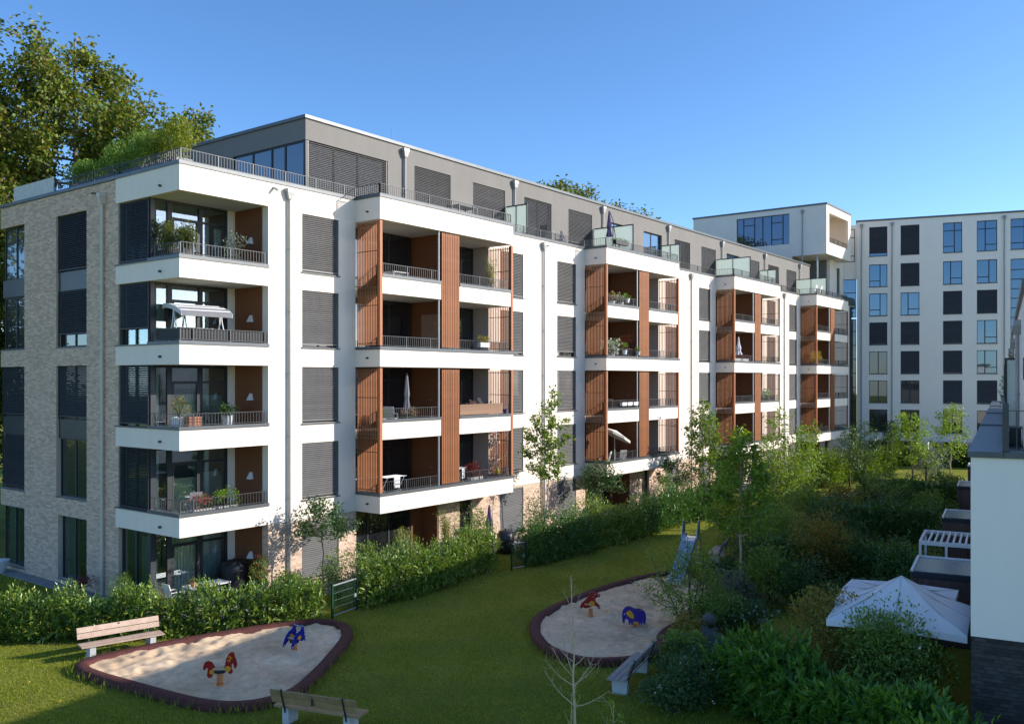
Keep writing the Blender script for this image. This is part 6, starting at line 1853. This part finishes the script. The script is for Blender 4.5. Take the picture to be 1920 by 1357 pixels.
# fourth floor corner balcony
z4 = FLO[4]
potted('bushy conifer in a dark planter at the railing corner of the top corner balcony', 0.45, 1.55, z4 + 0.3, 'black', 0.2, 0.42, 0.42, 1.0, 3000, 0.11, 'l_conifer', 310, box=(0.2, 0.34), clumps=22, wid=0.26)
potted('second conifer in a dark planter, nearer the corner of the top balcony', 0.5, 0.62, z4 + 0.3, 'black', 0.2, 0.42, 0.40, 0.85, 2800, 0.11, 'l_conifer', 311, box=(0.2, 0.34), clumps=22, wid=0.26)
chair('black slatted chair on the top corner balcony', 1.25, 0.85, z4, 'black', 0.4, 'black')
potted('spindly pale green plant on the top corner balcony near the wooden wall', 2.75, 0.75, z4, 'steel', 0.2, 0.45, 0.5, 1.1, 420, 0.10, 'l_grey', 312)
# third floor: swing seat with canopy
z3 = FLO[3]
sw = thing('garden_swing', 'garden swing seat with grey striped canopy on the third floor corner balcony', 'swing seat', (1.35, 1.0, z3), R(-8))
cnp = MB()
pr = [(-0.75, 1.46), (-0.45, 1.60), (0.0, 1.72), (0.5, 1.80), (0.78, 1.78)]
for (a, za), (b, zb) in zip(pr[:-1], pr[1:]):
    cnp.hexa([(-0.95, a, za), (0.95, a, za), (0.95, b, zb), (-0.95, b, zb), (-0.95, a, za + 0.035), (0.95, a, za + 0.035), (0.95, b, zb + 0.035), (-0.95, b, zb + 0.035)])
cnp.box(-0.95, 0.95, -0.77, -0.752, 1.34, 1.49)
cnp.obj('canopy', 'greyfab', sw)
st = MB()
for i in range(4):
    a, za = pr[i]; b, zb = pr[i + 1]
    mid, zm = (a + b) / 2, (za + zb) / 2 + 0.038
    st.hexa([(-0.95, mid - 0.05, zm - 0.02), (0.95, mid - 0.05, zm - 0.02), (0.95, mid + 0.05, zm + 0.012), (-0.95, mid + 0.05, zm + 0.012), (-0.95, mid - 0.05, zm), (0.95, mid - 0.05, zm), (0.95, mid + 0.05, zm + 0.028), (-0.95, mid + 0.05, zm + 0.028)])
st.obj('canopy_stripe', 'whitefab', sw)
MB().plate([(-0.76, 1.34), (-0.76, 1.47), (-0.45, 1.63), (0.0, 1.76), (0.5, 1.84), (0.79, 1.82), (0.80, 1.68), (0.5, 1.72), (0.0, 1.64), (-0.45, 1.48)], 0, 0.02).v
side = MB(); poly = [(-0.77, 1.33), (-0.76, 1.49), (-0.45, 1.65), (0.0, 1.77), (0.5, 1.85), (0.79, 1.83), (0.80, 1.66), (0.5, 1.69), (0.0, 1.61), (-0.45, 1.46)]
for xx in (-0.97, 0.952):
    b = len(side.v); k = len(poly)
    side.v += [(xx, p, q) for p, q in poly] + [(xx + 0.018, p, q) for p, q in poly]
    side.f += [tuple(range(b, b + k)), tuple(range(b + k, b + 2 * k))[::-1]] + [(b + (i + 1) % k, b + i, b + k + i, b + k + (i + 1) % k) for i in range(k)]
side.obj('canopy_side', 'offwhite', sw)
for s in (-0.9, 0.9):
    MB().tube([(s, -0.6, 0), (s, -0.35, 0.6), (s, -0.08, 1.2), (s, 0.0, 1.68)], 0.022, 8).obj('leg', 'white', sw)
    MB().tube([(s, 0.6, 0), (s, 0.35, 0.6), (s, 0.08, 1.2), (s, 0.0, 1.68)], 0.022, 8).obj('leg', 'white', sw)
    MB().tube([(s * 0.9, -0.1, 0.5), (s * 0.92, 0.0, 1.6)], 0.01, 6).obj('hanger', 'white', sw)
MB().box(-0.8, 0.8, -0.3, 0.25, 0.42, 0.52).obj('seat_cushion', 'greyfab', sw)
MB().hexa([(-0.8, 0.2, 0.52), (0.8, 0.2, 0.52), (0.8, 0.3, 0.52), (-0.8, 0.3, 0.52), (-0.8, 0.36, 1.0), (0.8, 0.36, 1.0), (0.8, 0.46, 1.0), (-0.8, 0.46, 1.0)]).obj('back_cushion', 'greyfab', sw)
table('dark side table with small things by the third floor wooden wall', 3.1, 1.0, z3, 0.8, 0.5, 0.72, 'steel')
# second floor
z2 = FLO[2]
potted('small olive shrub in a tall white pot on the second floor corner balcony', 0.55, 0.9, z2, 'white', 0.28, 0.75, 0.38, 0.65, 320, 0.08, 'l_olive', 320)
bx = thing('wooden_crate', 'orange brown slatted crate behind the railing of the second floor corner balcony', 'crate', (0.75, 0.4, z2))
MB().box(-0.20, 0.20, -0.13, 0.13, 0.3, 0.78).obj('inner_box', 'soil', bx)
for i in range(5): link('slat', cached(('crateslat', 1), lambda: MB().box(-0.25, 0.25, -0.16, 0.16, 0, 0.08), 'terracotta'), bx, (0, 0, 0.3 + i * 0.1))
potted('dark leaved plant on a stand on the second floor corner balcony', 2.75, 1.2, z2, 'offwhite', 0.2, 0.75, 0.42, 0.4, 300, 0.12, 'l_dark', 321)
MB()
# first floor
z1 = FLO[1]
lc_ = chair('grey cushioned lounge chair on the first floor corner balcony', 1.15, 0.95, z1, 'greyfab', R(160), name='lounge_chair', back=0.62)
potted('flower box with red blossoms at the first floor corner railing', 1.15, 0.38, z1 + 0.2, 'offwhite', 0.2, 0.3, 0.4, 0.45, 350, 0.06, 'l_garden', 330, 'redfl', 70, box=(0.42, 0.12))
potted('leafy bright green plant behind the first floor corner railing', 2.15, 0.45, z1 + 0.2, 'offwhite', 0.25, 0.3, 0.42, 0.65, 700, 0.08, 'l_bright', 331, box=(0.40, 0.16))
# ground floor corner
table('white garden table on the ground floor corner terrace', 1.55, 0.75, 0.05, 1.55, 0.75, 0.72, 'white', name='garden_table')
potted('small plant in a terracotta pot on the white garden table', 0.95, 0.7, 0.772, 'terracotta', 0.09, 0.17, 0.12, 0.22, 60, 0.07, 'l_olive', 340)
chair('white metal chair at the left end of the white garden table', 0.35, 0.9, 0.05, 'white', R(90), name='garden_chair', frame='white')
gr_ = thing('covered_grill', 'grill under a black rounded cover on the ground floor corner terrace', 'grill', (3.05, 1.2, 0.05))
MB().lathe([(0.44, 0.0), (0.48, 0.4), (0.50, 0.9), (0.47, 1.12), (0.36, 1.26), (0.05, 1.30)], 16).obj('cover', 'black', gr_, smooth=True)
MB().lathe([(0.03, 1.29), (0.05, 1.33), (0.02, 1.36)], 8).obj('knob', 'black', gr_)
potted('rose bush with red blossoms in a pale pot beside the brick pier', 3.1, -0.25, 0.05, 'concrete', 0.22, 0.4, 0.5, 1.15, 700, 0.09, 'l_garden', 341, 'redfl', 60)

# first bay
X = BX[0]
table('small table behind the railing of the top left balcony, first bay', X + 1.9, -0.5, FLO[4], 0.9, 0.6, 0.72, 'offwhite')
bamboo('yellow bamboo in a pot on the top right balcony of the first bay', X + 7.9, -0.95, 2.0, 0.35, 700, 351, FLO[4])
folded = folded_parasol('folded grey parasol on the second floor left balcony of the first bay', X + 2.3, -0.75, FLO[2], 2.35, 'greyfab', wmax=0.15)
potted('pink flowering plant in front of the folded grey parasol', X + 2.15, -1.05, FLO[2], 'terracotta', 0.2, 0.4, 0.32, 0.55, 260, 0.07, 'l_garden', 352, 'pinkfl', 46)
potted('bright green plant in a white box at the second floor screen', X + 0.5, -1.0, FLO[2], 'offwhite', 0.2, 0.5, 0.26, 0.35, 200, 0.08, 'l_bright', 353)
chair('folding chair beside the bright green plant on the second floor', X + 1.25, -0.8, FLO[2], 'offwhite', R(120))
potted('tall leafy climber on the third floor right balcony of the first bay', X + 5.35, -0.75, FLO[3], 'offwhite', 0.22, 0.4, 0.34, 1.45, 900, 0.10, 'l_garden', 354, clumps=14)
potted('flower box with yellow green leaves hanging on the third floor railing', X + 6.55, YF - 0.13, COP[2] + 0.14, 'concrete', 0.2, 0.22, 0.3, 0.28, 260, 0.07, 'l_yellow', 355, box=(0.34, 0.1), name='flower_box', cat='flower box')
rs = thing('reed_screen', 'brown reed mat tied to the second floor railing of the first bay', 'reed screen', (X + 5.1, YF + 0.09, COP[1]))
mats = cached(('reed', 1), lambda: MB().box(0, 0.045, -0.01, 0.01, 0.02, 0.50), 'reed')
for i in range(66): link('cane', mats, rs, (0.02 + i * 0.048, 0, 0.006 * ((i * 7) % 3)))
potted('pink geranium above the brown reed mat', X + 6.5, -0.95, FLO[2] + 0.55, 'terracotta', 0.15, 0.25, 0.24, 0.3, 150, 0.07, 'l_dark', 356, 'pinkfl', 30)
bk = thing('folded_deck_chair', 'black folded deck chair behind the brown reed mat', 'chair', (X + 7.6, -0.75, FLO[2]), R(20))
for a in (-0.24, 0.24):
    MB().tube([(a, -0.35, 0), (a, 0.3, 1.25)], 0.02, 6).obj('leg', 'black', bk)
    MB().tube([(a, 0.35, 0), (a, -0.3, 1.05)], 0.02, 6).obj('leg', 'black', bk)
MB().hexa([(-0.23, 0.02, 0.75), (0.23, 0.02, 0.75), (0.23, 0.04, 0.74), (-0.23, 0.04, 0.74), (-0.23, 0.28, 1.22), (0.23, 0.28, 1.22), (0.23, 0.30, 1.21), (-0.23, 0.30, 1.21)]).obj('fabric', 'black', bk)
vp = thing('plant_pot', 'small purple pot at the right end of the brown reed mat', 'pot', (X + 8.45, YF + 0.05, COP[1] + 0.002))
MB().lathe([(0.09, 0), (0.13, 0.2), (0.14, 0.22), (0.11, 0.22)], 12).obj('pot', 'purple', vp)
drying_rack('white drying rack on the first floor left balcony of the first bay', X + 1.5, -0.6, FLO[1] + 0.02)
drying_rack('white drying rack on the first floor right balcony of the first bay', X + 5.9, -0.5, FLO[1] + 0.02, 0.3)
potted('dry brown grasses in a pale trough behind the first floor railing', X + 6.7, -0.95, FLO[1], 'concrete', 0.2, 0.55, 0.4, 0.6, 500, 0.16, 'l_red', 357, box=(0.45, 0.14), wid=0.12)
bg_ = thing('watering_can', 'yellow green bag hanging on the first floor railing near the right screen', 'bag', (X + 7.9, YF + 0.1, COP[0] + 0.17))
MB().lathe([(0.08, 0.0), (0.1, 0.12), (0.07, 0.24), (0.03, 0.3)], 10).obj('bag', 'l_yellow', bg_)
# ground floor of the first bay
folded_parasol('folded purple parasol in front of the brick wall at ground level', 15.1, -1.6, 0.02, 2.35, 'purple', wmax=0.22, z_low=0.35)
g2 = thing('covered_grill', 'rounded grill under a dark grey cover right of the purple folded parasol', 'grill', (15.95, -1.9, 0.02))
MB().lathe([(0.4, 0.0), (0.42, 0.65), (0.39, 0.9), (0.3, 1.02), (0.1, 1.06)], 16).obj('cover', 'steel', g2, smooth=True)
MB().lathe([(0.03, 1.055), (0.05, 1.1), (0.02, 1.13)], 8).obj('knob', 'steel', g2)
tree('standard_shrub', 'thin bare stemmed little tree before the ground floor brick wall', 16.5, -0.7, 2.3, 1.75, umbrella(0.45), 40, 0.05, 'l_olive', 360, 0.03, 'palebark', None, 10, 0.8, 0.03, 3)
rc = thing('round_chair', 'round wire garden chair on the ground floor terrace of the first bay', 'chair', (9.9, -2.2, 0.02))
MB().lathe([(0.18, 0.3), (0.34, 0.42), (0.44, 0.68), (0.46, 0.9), (0.44, 0.9), (0.42, 0.68), (0.32, 0.44), (0.15, 0.33)], 18).obj('shell', 'galv', rc)
for a in range(4):
    q = a * math.pi / 2 + 0.5
    MB().tube([(0.3 * math.cos(q), 0.3 * math.sin(q), 0), (0.17 * math.cos(q), 0.17 * math.sin(q), 0.32)], 0.014, 6).obj('leg', 'galv', rc)
dl = thing('deck_lounger', 'pale reclining lounger on the ground floor terrace below the wooden wall', 'lounger', (11.3, -1.9, 0.02), R(20))
MB().hexa([(-0.9, -0.3, 0.32), (0.2, -0.3, 0.32), (0.2, 0.3, 0.32), (-0.9, 0.3, 0.32), (-0.9, -0.3, 0.37), (0.2, -0.3, 0.37), (0.2, 0.3, 0.37), (-0.9, 0.3, 0.37)]).obj('seat', 'offwhite', dl)
MB().hexa([(0.2, -0.3, 0.33), (0.9, -0.3, 0.95), (0.9, 0.3, 0.95), (0.2, 0.3, 0.33), (0.18, -0.3, 0.38), (0.88, -0.3, 1.0), (0.88, 0.3, 1.0), (0.18, 0.3, 0.38)]).obj('backrest', 'offwhite', dl)
for a in (-0.8, 0.3):
    for b in (-0.27, 0.27): MB().box(a - 0.02, a + 0.02, b - 0.02, b + 0.02, 0, 0.318).obj('leg', 'galv', dl)

# second bay
X = BX[1]
for i, (dx, fl, lab) in enumerate([(1.35, 'pinkfl', 'magenta flowers on the top left balcony of the second bay'), (2.35, 'whitefl', 'white orchid and pots on the top left railing of the second bay')]):
    potted(lab, X + dx, -1.0, FLO[4] + 0.3, 'white', 0.18, 0.35, 0.3, 0.5, 260, 0.08, 'l_bright', 370 + i, fl, 60)
potted('white pot with trailing green at the top left railing, second bay', X + 2.2, YF - 0.08, COP[3] + 0.13, 'white', 0.14, 0.25, 0.22, 0.32, 160, 0.07, 'l_bright', 372)
potted('white hydrangea shrub on the third floor of the second bay', X + 1.3, -0.95, FLO[3] + 0.2, 'offwhite', 0.25, 0.4, 0.62, 0.8, 700, 0.10, 'l_garden', 373, 'whitefl', 170, fls=0.08)
potted('red leaved maple shrub on the third floor of the second bay', X + 3.0, -0.9, FLO[3] + 0.2, 'steel', 0.25, 0.45, 0.62, 1.05, 900, 0.09, 'l_red', 374, wid=0.2)
potted('green plant in a white pot hanging on the third floor railing', X + 1.85, YF - 0.1, COP[2] + 0.10, 'white', 0.15, 0.25, 0.26, 0.42, 260, 0.07, 'l_bright', 375)
potted('small plant in a grey pot at the third floor post of the second bay', X + 3.45, YF - 0.08, COP[2] + 0.10, 'concrete', 0.15, 0.22, 0.2, 0.35, 160, 0.07, 'l_garden', 376)
for i, dx in enumerate((1.9, 2.55, 3.25)):
    fb = thing('flower_box', ('left', 'middle', 'right')[i] + ' one of three pale empty flower boxes along the second bay railing', 'flower box', (X + dx, YF + 0.02, COP[1] + 0.12), 0, 'pale flower boxes on the second bay railing')
    MB().hexa([(-0.24, -0.09, 0), (0.24, -0.09, 0), (0.24, 0.08, 0), (-0.24, 0.08, 0), (-0.27, -0.11, 0.2), (0.27, -0.11, 0.2), (0.27, 0.09, 0.2), (-0.27, 0.09, 0.2)]).obj('box', 'white', fb)
    MB().box(-0.23, 0.23, -0.08, 0.06, 0.201, 0.215).obj('soil', 'soil', fb)
gt = table('dark table on the second floor balcony of the second bay', X + 1.3, -0.5, FLO[2], 1.0, 0.6, 0.95, 'black')
tp_ = thing('open_parasol', 'tilted cream parasol open on the first floor of the second bay', 'parasol', (X + 1.9, -0.85, FLO[1]))
MB().tube([(0, 0, 0), (0, 0, 1.75), (0.15, -0.02, 2.0)], 0.022, 8).obj('pole', 'white', tp_)
m = MB(); ax = Vector((0.34, -0.28, 0.9)).normalized(); a = ax.orthogonal().normalized(); a = Vector((1, 0, 0)) - ax * ax.x; a.normalize(); b_ = ax.cross(a)
top = Vector((0.05, 0, 1.95))
m.v = [tuple(top + ax * 0.2)]
for i in range(8):
    q = 2 * math.pi * i / 8 + 0.39
    m.v.append(tuple(top + a * (1.15 * math.cos(q)) + b_ * (0.95 * math.sin(q)) - ax * 0.02))
for i in range(8):
    v = Vector(m.v[1 + i]); m.v.append(tuple(v + Vector((0, 0, -0.14))))
for i in range(8):
    j = (i + 1) % 8
    m.f += [(0, 1 + i, 1 + j), (1 + i, 9 + i, 9 + j, 1 + j)]
m.obj('canopy', 'creamfab', tp_)
chair('white chair left of the tilted cream parasol', X + 1.0, -0.75, FLO[1], 'offwhite', R(200), group='white balcony chairs under the cream parasol')
chair('white chair right of the tilted cream parasol', X + 2.7, -0.8, FLO[1], 'offwhite', R(150), group='white balcony chairs under the cream parasol')
lg = thing('lounge_chair', 'brown wicker lounge chair on the ground floor terrace of the second bay', 'chair', (X + 0.75, -0.9, 0.02), R(60))
MB().box(-0.35, 0.35, -0.35, 0.3, 0.1, 0.42).obj('seat', 'brownfab', lg)
MB().hexa([(-0.33, 0.2, 0.421), (0.33, 0.2, 0.421), (0.33, 0.32, 0.421), (-0.33, 0.32, 0.421), (-0.30, 0.4, 1.15), (0.30, 0.4, 1.15), (0.28, 0.5, 1.13), (-0.28, 0.5, 1.13)]).obj('backrest', 'brownfab', lg)
for s in (-0.35, 0.29): MB().box(s, s + 0.06, -0.35, 0.3, 0.421, 0.6).obj('armrest', 'brownfab', lg)
# third and fourth bay
X = BX[2]
folded_parasol('folded white parasol on the third floor of the third bay', X + 2.0, -0.9, FLO[3], 2.3, 'whitefab', wmax=0.22, z_low=0.95)
potted('row of dry brown plants in pale pots on the third floor of the third bay', X + 1.9, -1.12, FLO[3] + 0.25, 'concrete', 0.2, 0.4, 0.5, 0.3, 700, 0.09, 'l_red', 380, box=(1.25, 0.12), clumps=16)
potted('white flowering plants on the second floor right balcony of the third bay', X + 7.0, -1.05, FLO[2] + 0.25, 'black', 0.2, 0.4, 0.6, 0.6, 700, 0.10, 'l_garden', 381, 'whitefl', 110, box=(1.2, 0.15), clumps=14)
X = BX[3]
potted('golden yellow shrub on the third floor of the last bay', X + 1.5, -0.95, FLO[3] + 0.2, 'black', 0.3, 0.45, 0.75, 0.95, 1100, 0.11, 'l_yellow', 382, box=(1.2, 0.2), clumps=18)
# penthouse terrace
fp_ = folded_parasol('folded dark cantilever parasol on the penthouse terrace above the second bay', 27.6, -0.6, 15.67, 2.45, 'purple', wmax=0.16, z_low=0.9)
MB().tube([(0.75, 0.0, 0.0), (0.7, 0, 1.0), (0.45, 0, 1.9), (0.05, 0, 2.4)], 0.025, 8).obj('curved_arm', 'steel', fp_)
potted('leafy flower trough on the penthouse railing below the folded cantilever parasol', 27.3, YF - 0.12, 15.95, 'black', 0.2, 0.22, 0.3, 0.22, 260, 0.07, 'l_garden', 390, box=(0.7, 0.1), name='flower_box', cat='flower box')
chair('dark chair on the penthouse terrace left of the second bay', 22.6, 0.75, 15.67, 'steel', R(150), 'steel', group='chairs on the penthouse terrace')
chair('dark folding chair standing further right on the penthouse terrace', 24.4, 0.75, 15.67, 'offwhite', R(30), 'steel', group='chairs on the penthouse terrace')
table('dark table behind the penthouse railing above the first bay', 14.8, -0.2, 15.67, 1.4, 0.8, 0.72, 'steel', legm='steel')
for i, dx in enumerate((62.6, 64.0)):
    chair(('white chair left of the last glass divider on the penthouse terrace', 'white chair right in front of the last glass divider of the penthouse terrace')[i], dx, -0.7, 15.67, 'white', R(180), group='chairs on the penthouse terrace')
# right-hand roof terrace
p = hw((12.0, -0.86))
potted('dark pointed shrub behind the railing of the right hand roof terrace', p.x, p.y, 6.56, 'steel', 0.2, 0.4, 0.34, 1.75, 1500, 0.09, 'l_dark', 395, clumps=16)
p = hw((4.2, -0.88))
bxx = thing('planter_box', 'dark box on the right hand roof terrace at the picture edge', 'box', (p.x, p.y, 6.562), KR)
MB().box(-0.4, 0.4, -0.13, 0.13, 0.0, 0.42).obj('box', 'black', bxx)
MB().box(-0.42, 0.42, -0.15, 0.15, 0.421, 0.46).obj('lid', 'steel', bxx)
wp = thing('planter', 'pale plant bowl on the lawn strip at the far left of the brick gable', 'planter', (-0.6, 12.5, 0))
MB().lathe([(0.22, 0), (0.42, 0.5), (0.44, 0.55), (0.38, 0.55)], 16).obj('bowl', 'white', wp)
